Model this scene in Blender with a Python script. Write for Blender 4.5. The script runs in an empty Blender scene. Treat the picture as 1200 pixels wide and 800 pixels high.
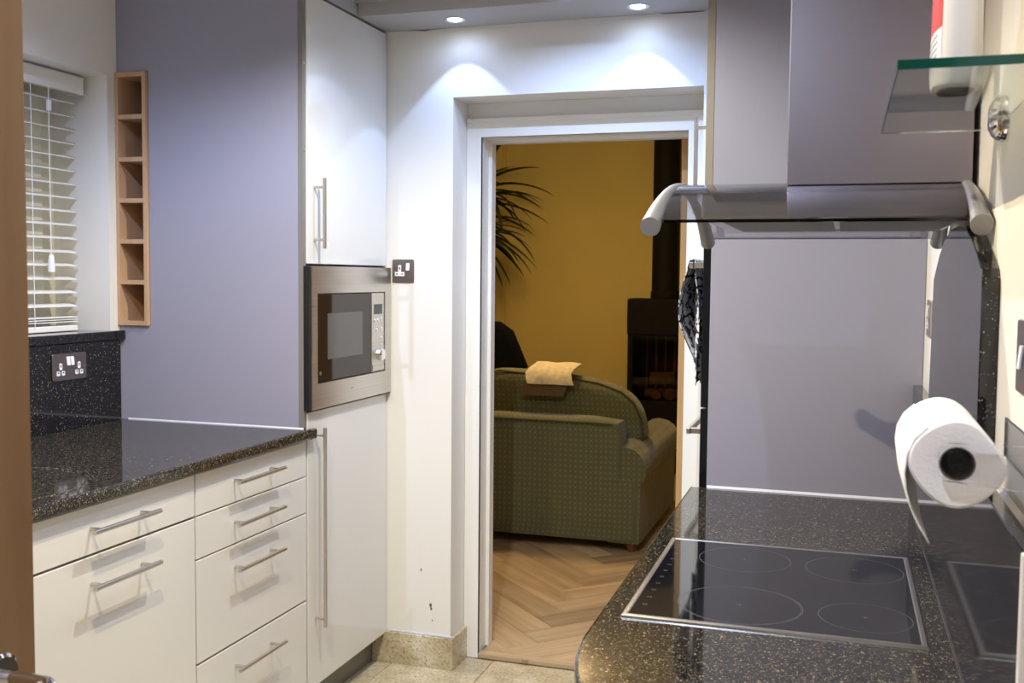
import bpy, bmesh, math, random
from mathutils import Vector, Matrix
random.seed(7)
PI = math.pi
S = bpy.context.scene
COL = S.collection

# ------------------------------------------------------------------ camera
F_PX = 1212.551
cam_d = bpy.data.cameras.new('camera')
cam = bpy.data.objects.new('camera', cam_d); COL.objects.link(cam)
cam_d.sensor_width = 36.0
cam_d.lens = F_PX / 1200 * 36.0
cam_d.clip_start = 0.02
# rows: world X, Y, Z seen from image axes (right, down, forward)
RX = (0.95213, 0.02761, -0.30447)
RY = (0.30534, -0.05652, 0.95057)
RZ = (0.00904, -0.99802, -0.06224)
right = Vector((RX[0], RY[0], RZ[0])).normalized()
fwd = Vector((RX[2], RY[2], RZ[2]))
EXACT = None
def cam_setup(vy, vx, h):
    a = Vector((vy[0]-600, vy[1]-400)); b = Vector((vx[0]-600, vx[1]-400))
    f = math.sqrt(-(a.dot(b)))
    Y = Vector((a.x, a.y, f)).normalized(); X = -Vector((b.x, b.y, f)).normalized()
    Z = X.cross(Y)
    # image axes expressed in the world
    r = Vector((X.x, Y.x, Z.x)); d = Vector((X.y, Y.y, Z.y)); w = Vector((X.z, Y.z, Z.z))
    m = Matrix(((r.x, -d.x, -w.x, 0), (r.y, -d.y, -w.y, 0), (r.z, -d.z, -w.z, h), (0, 0, 0, 1)))
    cam.matrix_world = m
    cam_d.lens = f / 1200 * 36.0
cam_setup((989, 328), (-3200, 290), 1.46)
cam_d.dof.use_dof = True
cam_d.dof.focus_distance = 2.9
cam_d.dof.aperture_fstop = 11
S.camera = cam

# ------------------------------------------------------------------ world and exposure
wd = bpy.data.worlds.new('night'); S.world = wd; wd.use_nodes = True
wd.node_tree.nodes['Background'].inputs[0].default_value = (0.55, 0.50, 0.36, 1)
wd.node_tree.nodes['Background'].inputs[1].default_value = 1.1
S.view_settings.view_transform = 'Standard'
S.view_settings.look = 'None'
S.view_settings.gamma = 1
S.view_settings.use_curve_mapping = False
S.view_settings.exposure = 0.0

# ------------------------------------------------------------------ light settings (used by the lamp builders below)
COOL = (0.38, 0.54, 1.0)
NEUTRAL = (1.0, 0.93, 0.83)
WARM = (1.0, 0.72, 0.36)
CEILING_SPOTS = [(-0.92, 2.40, 92, (1.0, 0.95, 0.84)), (-0.80, 3.02, 38, (0.44, 0.60, 1.0)), (-1.0, 1.3, 108, (1.0, 0.82, 0.54)), (-1.70, 1.9, 60, (0.50, 0.62, 1.0)), (-0.45, 0.55, 54, (0.60, 0.70, 1.0))]  # the blue spot above the left worktop is an added fill
SOFFIT_X = (-1.309, -0.668)
SOFFIT_W = 8.5
LIVING_W = 58

# ------------------------------------------------------------------ materials
def new_mat(name):
    m = bpy.data.materials.new(name); m.use_nodes = True
    return m, m.node_tree, m.node_tree.nodes['Principled BSDF']
def N(nt, typ, **kw):
    n = nt.nodes.new(typ)
    for k, v in kw.items():
        if hasattr(n, k): setattr(n, k, v)
    return n
def mat(name, col, rough=0.5, metal=0.0, bump=0.0, bscale=200, var=0.0, vscale=4, coat=0, spec=None, stretch=None, emit=None, trans=0, ior=1.45, sheen=0, rough_var=0):
    m, nt, p = new_mat(name)
    p.inputs['Base Color'].default_value = (*col, 1)
    p.inputs['Roughness'].default_value = rough
    p.inputs['Metallic'].default_value = metal
    p.inputs['Coat Weight'].default_value = coat
    p.inputs['Coat Roughness'].default_value = 0.05
    p.inputs['IOR'].default_value = ior
    p.inputs['Transmission Weight'].default_value = trans
    p.inputs['Sheen Weight'].default_value = sheen
    if spec is not None: p.inputs['Specular IOR Level'].default_value = spec
    if emit:
        p.inputs['Emission Color'].default_value = (*emit[0], 1); p.inputs['Emission Strength'].default_value = emit[1]
    if var or bump or rough_var:
        tc = N(nt, 'ShaderNodeTexCoord'); mp = N(nt, 'ShaderNodeMapping')
        nt.links.new(tc.outputs['Object'], mp.inputs['Vector'])
        if stretch: mp.inputs['Scale'].default_value = stretch
    if var:
        n = N(nt, 'ShaderNodeTexNoise'); n.inputs['Scale'].default_value = vscale; n.inputs['Detail'].default_value = 6
        nt.links.new(mp.outputs[0], n.inputs['Vector'])
        r = N(nt, 'ShaderNodeValToRGB')
        r.color_ramp.elements[0].position = 0.3; r.color_ramp.elements[1].position = 0.7
        r.color_ramp.elements[0].color = (*[c*(1-var) for c in col], 1)
        r.color_ramp.elements[1].color = (*[min(1, c*(1+var)) for c in col], 1)
        nt.links.new(n.outputs[0], r.inputs[0]); nt.links.new(r.outputs[0], p.inputs['Base Color'])
        m['ramp'] = 1
    if rough_var:
        n = N(nt, 'ShaderNodeTexNoise'); n.inputs['Scale'].default_value = vscale; n.inputs['Detail'].default_value = 5
        nt.links.new(mp.outputs[0], n.inputs['Vector'])
        mr = N(nt, 'ShaderNodeMapRange'); mr.inputs[3].default_value = max(0, rough-rough_var); mr.inputs[4].default_value = rough+rough_var
        nt.links.new(n.outputs[0], mr.inputs[0]); nt.links.new(mr.outputs[0], p.inputs['Roughness'])
    if bump:
        n = N(nt, 'ShaderNodeTexNoise'); n.inputs['Scale'].default_value = bscale; n.inputs['Detail'].default_value = 4
        nt.links.new(mp.outputs[0], n.inputs['Vector'])
        b = N(nt, 'ShaderNodeBump'); b.inputs['Strength'].default_value = bump; b.inputs['Distance'].default_value = 0.002
        nt.links.new(n.outputs[0], b.inputs['Height']); nt.links.new(b.outputs[0], p.inputs['Normal'])
    return m

def granite_mat(name='polished dark granite', dens=0.80, sparse=False):
    m, nt, p = new_mat(name)
    tc = N(nt, 'ShaderNodeTexCoord')
    n0 = N(nt, 'ShaderNodeTexNoise'); n0.inputs['Scale'].default_value = 60; n0.inputs['Detail'].default_value = 5
    nt.links.new(tc.outputs['Object'], n0.inputs['Vector'])
    cr = N(nt, 'ShaderNodeValToRGB')
    cr.color_ramp.elements[0].position = 0.35; cr.color_ramp.elements[0].color = (0.006, 0.006, 0.007, 1)
    cr.color_ramp.elements[1].position = 0.75; cr.color_ramp.elements[1].color = (0.012, 0.012, 0.014, 1) if sparse else (0.030, 0.026, 0.022, 1)
    nt.links.new(n0.outputs[0], cr.inputs[0])
    last = cr.outputs[0]
    # warp the cells so that the flecks are ragged
    wn = N(nt, 'ShaderNodeTexNoise'); wn.inputs['Scale'].default_value = 240; wn.inputs['Detail'].default_value = 2
    nt.links.new(tc.outputs['Object'], wn.inputs['Vector'])
    vm = N(nt, 'ShaderNodeVectorMath', operation='MULTIPLY_ADD'); vm.inputs[1].default_value = (0.004, 0.004, 0.004)
    nt.links.new(wn.outputs['Color'], vm.inputs[0]); nt.links.new(tc.outputs['Object'], vm.inputs[2])
    for sc, th, rad, c in (((420, 0.93, 0.45, (0.12, 0.11, 0.09)), (300, 0.965, 0.40, (0.30, 0.24, 0.13))) if sparse else ((400, 0.72, 0.50, (0.085, 0.072, 0.048)), (330, 0.86, 0.46, (0.20, 0.155, 0.075)), (250, 0.92, 0.42, (0.23, 0.205, 0.145)), (165, 0.965, 0.34, (0.31, 0.25, 0.13)))):
        v = N(nt, 'ShaderNodeTexVoronoi'); v.inputs['Scale'].default_value = sc
        nt.links.new(vm.outputs[0], v.inputs['Vector'])
        sp = N(nt, 'ShaderNodeSeparateColor'); nt.links.new(v.outputs['Color'], sp.inputs[0])
        g = N(nt, 'ShaderNodeMath', operation='GREATER_THAN'); g.inputs[1].default_value = th
        nt.links.new(sp.outputs[0], g.inputs[0])
        l = N(nt, 'ShaderNodeMath', operation='LESS_THAN'); l.inputs[1].default_value = rad
        nt.links.new(v.outputs['Distance'], l.inputs[0])
        mu = N(nt, 'ShaderNodeMath', operation='MULTIPLY'); nt.links.new(g.outputs[0], mu.inputs[0]); nt.links.new(l.outputs[0], mu.inputs[1])
        mx = N(nt, 'ShaderNodeMix', data_type='RGBA'); nt.links.new(mu.outputs[0], mx.inputs[0])
        nt.links.new(last, mx.inputs[6]); mx.inputs[7].default_value = (*c, 1)
        last = mx.outputs[2]
    nt.links.new(last, p.inputs['Base Color'])
    p.inputs['Roughness'].default_value = 0.07
    p.inputs['IOR'].default_value = 1.5
    return m

def wood_mat(name, c1, c2, axis='Z', rough=0.4, scale=14, rnd=0.0):
    m, nt, p = new_mat(name)
    tc = N(nt, 'ShaderNodeTexCoord'); mp = N(nt, 'ShaderNodeMapping')
    s = {'X': (0.08, 1, 1), 'Y': (1, 0.08, 1), 'Z': (1, 1, 0.08)}[axis]
    mp.inputs['Scale'].default_value = s
    nt.links.new(tc.outputs['Object'], mp.inputs['Vector'])
    n = N(nt, 'ShaderNodeTexNoise'); n.inputs['Scale'].default_value = scale; n.inputs['Detail'].default_value = 8; n.inputs['Distortion'].default_value = 0.6
    oi = N(nt, 'ShaderNodeObjectInfo')
    if rnd:
        av = N(nt, 'ShaderNodeVectorMath', operation='SCALE'); cb = N(nt, 'ShaderNodeCombineXYZ')
        ml = N(nt, 'ShaderNodeMath', operation='MULTIPLY'); ml.inputs[1].default_value = 37
        nt.links.new(oi.outputs['Random'], ml.inputs[0])
        for i in range(3): nt.links.new(ml.outputs[0], cb.inputs[i])
        ad = N(nt, 'ShaderNodeVectorMath', operation='ADD'); nt.links.new(mp.outputs[0], ad.inputs[0]); nt.links.new(cb.outputs[0], ad.inputs[1])
        nt.links.new(ad.outputs[0], n.inputs['Vector'])
    else:
        nt.links.new(mp.outputs[0], n.inputs['Vector'])
    r = N(nt, 'ShaderNodeValToRGB'); r.color_ramp.elements[0].position = 0.3; r.color_ramp.elements[1].position = 0.72
    r.color_ramp.elements[0].color = (*c1, 1); r.color_ramp.elements[1].color = (*c2, 1)
    nt.links.new(n.outputs[0], r.inputs[0])
    if rnd:
        hs = N(nt, 'ShaderNodeHueSaturation'); mr = N(nt, 'ShaderNodeMapRange'); mr.inputs[3].default_value = 1-rnd; mr.inputs[4].default_value = 1+rnd
        nt.links.new(oi.outputs['Random'], mr.inputs[0]); nt.links.new(mr.outputs[0], hs.inputs['Value']); nt.links.new(r.outputs[0], hs.inputs['Color'])
        nt.links.new(hs.outputs[0], p.inputs['Base Color'])
    else:
        nt.links.new(r.outputs[0], p.inputs['Base Color'])
    p.inputs['Roughness'].default_value = rough
    return m

def travertine_mat(name, rnd=0.12):
    m, nt, p = new_mat(name)
    tc = N(nt, 'ShaderNodeTexCoord'); oi = N(nt, 'ShaderNodeObjectInfo')
    n1 = N(nt, 'ShaderNodeTexNoise'); n1.inputs['Scale'].default_value = 9; n1.inputs['Detail'].default_value = 10; n1.inputs['Roughness'].default_value = 0.7
    n2 = N(nt, 'ShaderNodeTexNoise'); n2.inputs['Scale'].default_value = 90; n2.inputs['Detail'].default_value = 6; n2.inputs['Roughness'].default_value = 0.75
    nt.links.new(tc.outputs['Object'], n1.inputs['Vector']); nt.links.new(tc.outputs['Object'], n2.inputs['Vector'])
    r1 = N(nt, 'ShaderNodeValToRGB')
    e = r1.color_ramp.elements; e[0].position = 0.3; e[0].color = (0.40, 0.33, 0.19, 1); e[1].position = 0.7; e[1].color = (0.74, 0.68, 0.53, 1)
    k = e.new(0.5); k.color = (0.56, 0.48, 0.31, 1)
    r2 = N(nt, 'ShaderNodeValToRGB')
    e = r2.color_ramp.elements; e[0].position = 0.36; e[0].color = (0.22, 0.16, 0.08, 1); e[1].position = 0.5; e[1].color = (1, 1, 1, 1)
    nt.links.new(n1.outputs[0], r1.inputs[0]); nt.links.new(n2.outputs[0], r2.inputs[0])
    mx = N(nt, 'ShaderNodeMix', data_type='RGBA', blend_type='MULTIPLY'); mx.inputs[0].default_value = 0.8
    nt.links.new(r1.outputs[0], mx.inputs[6]); nt.links.new(r2.outputs[0], mx.inputs[7])
    hs = N(nt, 'ShaderNodeHueSaturation'); mr = N(nt, 'ShaderNodeMapRange'); mr.inputs[3].default_value = 1-rnd; mr.inputs[4].default_value = 1+rnd
    nt.links.new(oi.outputs['Random'], mr.inputs[0]); nt.links.new(mr.outputs[0], hs.inputs['Value']); nt.links.new(mx.outputs[2], hs.inputs['Color'])
    nt.links.new(hs.outputs[0], p.inputs['Base Color'])
    p.inputs['Roughness'].default_value = 0.28
    return m

def dotted_fabric(name, base, dot, pitch=0.028):
    m, nt, p = new_mat(name)
    tc = N(nt, 'ShaderNodeTexCoord')
    # slanted lattice of small woven dots seen from any side (uses x+y and z)
    sp = N(nt, 'ShaderNodeSeparateXYZ'); nt.links.new(tc.outputs['Object'], sp.inputs[0])
    ad = N(nt, 'ShaderNodeMath', operation='ADD'); nt.links.new(sp.outputs[0], ad.inputs[0]); nt.links.new(sp.outputs[1], ad.inputs[1])
    def wave(a, b, sgn):
        q = N(nt, 'ShaderNodeMath', operation='ADD' if sgn > 0 else 'SUBTRACT')
        nt.links.new(a, q.inputs[0]); nt.links.new(b, q.inputs[1])
        s = N(nt, 'ShaderNodeMath', operation='MULTIPLY'); s.inputs[1].default_value = PI/pitch; nt.links.new(q.outputs[0], s.inputs[0])
        c = N(nt, 'ShaderNodeMath', operation='SINE'); nt.links.new(s.outputs[0], c.inputs[0])
        return c.outputs[0]
    w1 = wave(ad.outputs[0], sp.outputs[2], 1); w2 = wave(ad.outputs[0], sp.outputs[2], -1)
    pr = N(nt, 'ShaderNodeMath', operation='MULTIPLY'); nt.links.new(w1, pr.inputs[0]); nt.links.new(w2, pr.inputs[1])
    g = N(nt, 'ShaderNodeMapRange'); g.inputs[1].default_value = 0.5; g.inputs[2].default_value = 0.85; nt.links.new(pr.outputs[0], g.inputs[0])
    mx = N(nt, 'ShaderNodeMix', data_type='RGBA'); nt.links.new(g.outputs[0], mx.inputs[0])
    mx.inputs[6].default_value = (*base, 1); mx.inputs[7].default_value = (*dot, 1)
    nt.links.new(mx.outputs[2], p.inputs['Base Color'])
    p.inputs['Roughness'].default_value = 0.95; p.inputs['Sheen Weight'].default_value = 0.2
    n = N(nt, 'ShaderNodeTexNoise'); n.inputs['Scale'].default_value = 14; n.inputs['Detail'].default_value = 5
    nt.links.new(tc.outputs['Object'], n.inputs['Vector'])
    b = N(nt, 'ShaderNodeBump'); b.inputs['Strength'].default_value = 0.4; b.inputs['Distance'].default_value = 0.02
    nt.links.new(n.outputs[0], b.inputs['Height']); nt.links.new(b.outputs[0], p.inputs['Normal'])
    return m

def towel_mat():
    m, nt, p = new_mat('monochrome patterned tea towel cloth')
    tc = N(nt, 'ShaderNodeTexCoord'); sp = N(nt, 'ShaderNodeSeparateXYZ'); nt.links.new(tc.outputs['UV'], sp.inputs[0])
    mp = N(nt, 'ShaderNodeMapping'); mp.inputs['Scale'].default_value = (1, 2.4, 1); nt.links.new(tc.outputs['UV'], mp.inputs[0])
    wv = N(nt, 'ShaderNodeTexWave'); wv.inputs['Scale'].default_value = 4.5; wv.inputs['Distortion'].default_value = 7; wv.inputs['Detail Scale'].default_value = 3
    nt.links.new(mp.outputs[0], wv.inputs['Vector'])
    vo = N(nt, 'ShaderNodeTexVoronoi'); vo.inputs['Scale'].default_value = 11; vo.inputs['Randomness'].default_value = 0.1
    nt.links.new(mp.outputs[0], vo.inputs['Vector'])
    r1 = N(nt, 'ShaderNodeValToRGB'); r1.color_ramp.interpolation = 'CONSTANT'
    r1.color_ramp.elements[0].color = (0.035, 0.055, 0.10, 1); r1.color_ramp.elements[1].position = 0.36; r1.color_ramp.elements[1].color = (0.72, 0.74, 0.78, 1)
    nt.links.new(wv.outputs[0], r1.inputs[0])
    r2 = N(nt, 'ShaderNodeValToRGB'); r2.color_ramp.interpolation = 'CONSTANT'
    r2.color_ramp.elements[0].color = (0.75, 0.76, 0.78, 1); r2.color_ramp.elements[1].position = 0.4; r2.color_ramp.elements[1].color = (0.02, 0.02, 0.03, 1)
    nt.links.new(vo.outputs['Distance'], r2.inputs[0])
    # bands across the towel swap the two prints
    bw = N(nt, 'ShaderNodeMath', operation='MULTIPLY'); bw.inputs[1].default_value = 5; nt.links.new(sp.outputs[1], bw.inputs[0])
    fr = N(nt, 'ShaderNodeMath', operation='FRACT'); nt.links.new(bw.outputs[0], fr.inputs[0])
    gt = N(nt, 'ShaderNodeMath', operation='GREATER_THAN'); gt.inputs[1].default_value = 0.72; nt.links.new(fr.outputs[0], gt.inputs[0])
    mx = N(nt, 'ShaderNodeMix', data_type='RGBA'); nt.links.new(gt.outputs[0], mx.inputs[0]); nt.links.new(r1.outputs[0], mx.inputs[6]); nt.links.new(r2.outputs[0], mx.inputs[7])
    nt.links.new(mx.outputs[2], p.inputs['Base Color']); p.inputs['Roughness'].default_value = 0.95
    return m

def glass_mat(name, col=(1, 1, 1), rough=0.0, ior=1.5):
    m, nt, p = new_mat(name)
    p.inputs['Base Color'].default_value = (*col, 1); p.inputs['Roughness'].default_value = rough
    p.inputs['Transmission Weight'].default_value = 1; p.inputs['IOR'].default_value = ior
    return m

M = {}
M['wall'] = mat('white matt wall paint', (0.80, 0.79, 0.75), 0.75, bump=0.10, bscale=60)
M['wall_back'] = mat('white eggshell wall paint', (0.80, 0.79, 0.74), 0.6, bump=0.10, bscale=50)
M['cream_wall'] = mat('cream wall paint', (0.78, 0.74, 0.66), 0.7, bump=0.12, bscale=60)
M['ceiling'] = mat('ceiling paint', (0.72, 0.71, 0.68), 0.8)
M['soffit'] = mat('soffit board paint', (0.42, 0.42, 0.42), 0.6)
M['casing'] = mat('white satin joinery paint', (0.82, 0.82, 0.78), 0.35)
M['gloss'] = mat('white gloss cabinet front', (0.71, 0.705, 0.665), 0.14, coat=0.5, spec=0.55)
M['laminate'] = mat('silver grey laminate', (0.325, 0.325, 0.415), 0.36, spec=0.5)
M['carcass'] = mat('grey carcass board', (0.20, 0.19, 0.18), 0.5)
M['dark_gap'] = mat('dark cabinet interior', (0.03, 0.03, 0.03), 0.8)
M['plinth'] = mat('grey plinth board', (0.17, 0.17, 0.15), 0.35)
M['granite'] = granite_mat()
M['granite_dark'] = granite_mat('polished black granite with fine flecks', sparse=True)
M['steel'] = mat('brushed stainless steel', (0.60, 0.575, 0.54), 0.30, 1.0, var=0.08, vscale=9, stretch=(1, 0.25, 30), rough_var=0.06)
M['steel_chim'] = mat('brushed steel chimney', (0.32, 0.29, 0.31), 0.34, 1.0, var=0.012, vscale=5, stretch=(1, 1, 60))  # colour darkened to stand in for the dark hall this steel mirrors
M['nickel'] = mat('satin nickel handle', (0.60, 0.57, 0.52), 0.28, 1.0)
M['chrome'] = mat('polished chrome', (0.82, 0.82, 0.84), 0.06, 1.0)
M['bronze'] = mat('brushed pewter plate', (0.26, 0.22, 0.20), 0.35, 0.9, var=0.1, vscale=60, stretch=(1, 1, 12))
M['white_plastic'] = mat('white plastic', (0.82, 0.83, 0.86), 0.35)
M['black_plastic'] = mat('black plastic', (0.012, 0.012, 0.013), 0.4)
M['black_glass'] = mat('black glass', (0.008, 0.008, 0.010), 0.05, ior=1.5)
M['mw_glass'] = mat('microwave door glass', (0.022, 0.012, 0.008), 0.06)
M['mw_mesh'] = mat('microwave window mesh', (0.10, 0.095, 0.085), 0.16)
M['hob_mark'] = mat('printed hob ring', (0.10, 0.10, 0.11), 0.3)
M['oak_door'] = wood_mat('oak veneer door', (0.23, 0.125, 0.050), (0.32, 0.185, 0.082), 'Z', 0.42, 16)
M['oak_trim'] = wood_mat('oak trim', (0.42, 0.25, 0.10), (0.55, 0.35, 0.15), 'Z', 0.5, 20)
M['oak_floor'] = wood_mat('oak plank', (0.30, 0.21, 0.115), (0.50, 0.385, 0.235), 'X', 0.5, 16, rnd=0.28)
M['beech'] = wood_mat('beech board', (0.50, 0.31, 0.175), (0.58, 0.38, 0.23), 'Z', 0.45, 22)
M['tile'] = travertine_mat('mottled beige stone tile')
M['skirting'] = travertine_mat('mottled beige stone skirting', 0.0)
M['grout'] = mat('beige grout', (0.35, 0.31, 0.22), 0.9)
M['yellow_wall'] = mat('ochre living room wall', (0.57, 0.46, 0.16), 0.85, var=0.05, vscale=2)
M['sofa'] = dotted_fabric('green dotted sofa fabric', (0.105, 0.105, 0.045), (0.165, 0.165, 0.085))
M['piping'] = mat('dark green piping', (0.05, 0.05, 0.02), 0.9)
M['black_fabric'] = mat('black fabric', (0.006, 0.006, 0.007), 0.95, spec=0.05)
M['stove'] = mat('matt black stove iron', (0.008, 0.006, 0.005), 0.65, spec=0.15)
M['log'] = mat('cut log', (0.26, 0.17, 0.10), 0.8, var=0.25, vscale=30)
M['stove_glass'] = glass_mat('sooty stove glass', (0.6, 0.5, 0.42))
M['leaf'] = mat('dark green leaf', (0.055, 0.065, 0.018), 0.45, var=0.3, vscale=20)
M['bark'] = mat('woody stem', (0.16, 0.10, 0.05), 0.8, var=0.2, vscale=30)
M['pot'] = mat('terracotta pot', (0.35, 0.15, 0.07), 0.7)
M['clear_glass'] = glass_mat('window glass', (0.97, 1, 0.99))
M['green_glass'] = glass_mat('shelf glass', (0.90, 0.985, 0.955))
M['shelf_edge'] = mat('green polished glass edge', (0.004, 0.085, 0.050), 0.08, trans=0.25)
M['smoke_glass'] = glass_mat('tinted canopy glass', (0.56, 0.56, 0.60))
M['acrylic'] = glass_mat('clear acrylic', (0.97, 0.98, 0.99), 0.02, 1.14)
M['alu'] = mat('silver painted rail', (0.34, 0.34, 0.34), 0.38, 0.35)
M['paper'] = mat('white paper towel', (0.88, 0.86, 0.83), 0.95, bump=0.5, bscale=180)
M['card'] = mat('grey cardboard core', (0.16, 0.14, 0.13), 0.9)
M['blind'] = mat('white blind slat', (0.83, 0.82, 0.76), 0.4)
M['upvc'] = mat('white window frame tinted as yellow-lit', (0.74, 0.70, 0.55), 0.4)  # white frame; the yellow light on it is mixed into this colour
M['gasket'] = mat('black rubber gasket', (0.01, 0.01, 0.01), 0.6)
M['bottle'] = mat('translucent white bottle plastic', (0.80, 0.74, 0.62), 0.35)
M['red_label'] = mat('red bottle label', (0.60, 0.055, 0.045), 0.4)
M['white_label'] = mat('white bottle label', (0.80, 0.78, 0.76), 0.4)
M['grey_ink'] = mat('grey printed text', (0.35, 0.35, 0.40), 0.5)
M['dark_ink'] = mat('dark printed text', (0.06, 0.06, 0.06), 0.5)
M['lcd'] = mat('unlit display', (0.035, 0.045, 0.038), 0.2)
M['led'] = mat('lit downlight lens', (1, 1, 1), 0.4, emit=((0.80, 0.90, 1.0), 25))
M['led_warm'] = mat('lit ceiling downlight lens', (1, 1, 1), 0.4, emit=((1.0, 0.93, 0.82), 12))
M['towel'] = towel_mat()
M['sealant'] = mat('white silicone bead', (0.62, 0.64, 0.72), 0.4)
M['linen'] = mat('cream folded linen', (0.62, 0.55, 0.38), 0.9, var=0.15, vscale=40)
M['linen_dark'] = mat('brown folded cloth', (0.13, 0.085, 0.045), 0.9)
M['shade'] = mat('lit lamp shade', (0.9, 0.7, 0.4), 0.8, emit=((1.0, 0.6, 0.25), 3))
M['fence'] = mat('pale rendered garden wall', (0.62, 0.56, 0.40), 0.9, var=0.1, vscale=6)

# ------------------------------------------------------------------ geometry helpers
def wloc(o):
    v = Vector((0, 0, 0))
    while o: v += Vector(o.location); o = o.parent
    return v
def obj(name, bm, m, parent=None, smooth=False, world=True):
    me = bpy.data.meshes.new(name)
    bmesh.ops.recalc_face_normals(bm, faces=bm.faces)
    if parent is not None and world:
        bmesh.ops.translate(bm, verts=bm.verts, vec=-wloc(parent))
    if smooth:
        for f in bm.faces: f.smooth = True
        for e in bm.edges:
            if len(e.link_faces) == 2 and e.calc_face_angle(0) > 0.6: e.smooth = False
    bm.to_mesh(me); bm.free()
    for mm in (m if isinstance(m, (list, tuple)) else [m]): me.materials.append(mm)
    o = bpy.data.objects.new(name, me); COL.objects.link(o)
    if parent is not None: o.parent = parent
    return o
def recenter(o):
    # put the origin of a top-level mesh at the base of its geometry
    me = o.data; xs = [v.co.x for v in me.vertices]; ys = [v.co.y for v in me.vertices]; zs = [v.co.z for v in me.vertices]
    c = Vector(((min(xs)+max(xs))/2, (min(ys)+max(ys))/2, min(zs)))
    me.transform(Matrix.Translation(-c)); o.location = Vector(o.location) + c
    return o
def thing(name, label, cat, loc, group=None):
    o = bpy.data.objects.new(name, None); COL.objects.link(o); o.location = loc; o.empty_display_size = 0.05
    o['label'] = label; o['category'] = cat
    if group: o['group'] = group
    return o
def tag(o, label, cat, group=None):
    o['label'] = label; o['category'] = cat
    if group: o['group'] = group
    return recenter(o) if o.type == 'MESH' and not o.children else o
def struct(o, label=None, cat=None):
    o['kind'] = 'structure'
    if label: o['label'] = label
    if cat: o['category'] = cat
    return o
def box(x0, x1, y0, y1, z0, z1, bev=0, seg=2, bm=None):
    b = bmesh.new()
    bmesh.ops.create_cube(b, size=1)
    for v in b.verts:
        v.co = Vector(((x0+x1)/2 + v.co.x*(x1-x0), (y0+y1)/2 + v.co.y*(y1-y0), (z0+z1)/2 + v.co.z*(z1-z0)))
    if bev: bmesh.ops.bevel(b, geom=list(b.edges), offset=bev, segments=seg, affect='EDGES', profile=0.5)
    return merge(bm, b)
def merge(bm, b):
    if bm is None: return b
    t = bpy.data.meshes.new('tmp'); b.to_mesh(t); b.free(); bm.from_mesh(t); bpy.data.meshes.remove(t)
    return bm
def cyl(p0, p1, r, r2=None, n=20, bm=None, cap=True):
    b = bmesh.new(); p0 = Vector(p0); p1 = Vector(p1); d = p1-p0
    bmesh.ops.create_cone(b, cap_ends=cap, segments=n, radius1=r, radius2=r if r2 is None else r2, depth=d.length)
    q = d.to_track_quat('Z', 'Y').to_matrix().to_4x4()
    bmesh.ops.transform(b, matrix=Matrix.Translation((p0+p1)/2) @ q, verts=b.verts)
    return merge(bm, b)
def lathe(prof, c, n=32, axis='Z', bm=None, cap=True):
    # prof: list of (radius, height)
    b = bmesh.new(); rings = []
    for r, h in prof:
        ring = []
        for i in range(n):
            a = 2*PI*i/n
            ring.append(b.verts.new((r*math.cos(a), r*math.sin(a), h)))
        rings.append(ring)
    for k in range(len(rings)-1):
        for i in range(n):
            j = (i+1) % n
            b.faces.new((rings[k][i], rings[k][j], rings[k+1][j], rings[k+1][i]))
    closed = prof[0] == prof[-1]
    if prof[0][0] > 0 and cap and not closed: b.faces.new(rings[0][::-1])
    if prof[-1][0] > 0 and cap and not closed: b.faces.new(rings[-1])
    bmesh.ops.remove_doubles(b, verts=b.verts, dist=1e-6)
    rot = {'Z': Matrix.Identity(4), 'Y': Matrix.Rotation(-PI/2, 4, 'X'), '-Y': Matrix.Rotation(PI/2, 4, 'X'), 'X': Matrix.Rotation(PI/2, 4, 'Y'), '-X': Matrix.Rotation(-PI/2, 4, 'Y'), '-Z': Matrix.Rotation(PI, 4, 'X')}[axis]
    bmesh.ops.transform(b, matrix=Matrix.Translation(c) @ rot, verts=b.verts)
    return merge(bm, b)
def prism(pts, fn, d0, d1, bm=None, bev=0, seg=2):
    # pts 2D outline, fn maps (a, b, d) to a point
    b = bmesh.new()
    v0 = [b.verts.new(fn(p[0], p[1], d0)) for p in pts]; v1 = [b.verts.new(fn(p[0], p[1], d1)) for p in pts]
    b.faces.new(v0); b.faces.new(v1[::-1]); n = len(pts)
    for i in range(n):
        j = (i+1) % n; b.faces.new((v0[i], v1[i], v1[j], v0[j]))
    bmesh.ops.recalc_face_normals(b, faces=b.faces)
    if bev:
        es = [e for e in b.edges if e.calc_face_angle(0) > 0.9]
        bmesh.ops.bevel(b, geom=es, offset=bev, segments=seg, affect='EDGES', profile=0.5)
    return merge(bm, b)
def tube(path, r, n=12, bm=None, closed=False):
    b = bmesh.new(); P = [Vector(p) for p in path]; rings = []; m = len(P)
    rr = r if isinstance(r, (list, tuple)) else [r]*m
    up = Vector((0, 0, 1)); prev = None
    for i, p in enumerate(P):
        if closed: t = P[(i+1) % m]-P[i-1]
        else: t = P[min(i+1, m-1)]-P[max(i-1, 0)]
        t.normalize()
        if prev is None:
            a = up if abs(t.dot(up)) < 0.9 else Vector((1, 0, 0))
            u = t.cross(a).normalized()
        else:
            u = (prev - t*prev.dot(t)).normalized()
        prev = u; w = t.cross(u)
        rings.append([b.verts.new(p + (u*math.cos(2*PI*k/n) + w*math.sin(2*PI*k/n))*rr[i]) for k in range(n)])
    for i in range(m if closed else m-1):
        A = rings[i]; B = rings[(i+1) % m]
        for k in range(n):
            j = (k+1) % n; b.faces.new((A[k], A[j], B[j], B[k]))
    if not closed: b.faces.new(rings[0][::-1]); b.faces.new(rings[-1])
    return merge(bm, b)
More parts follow.
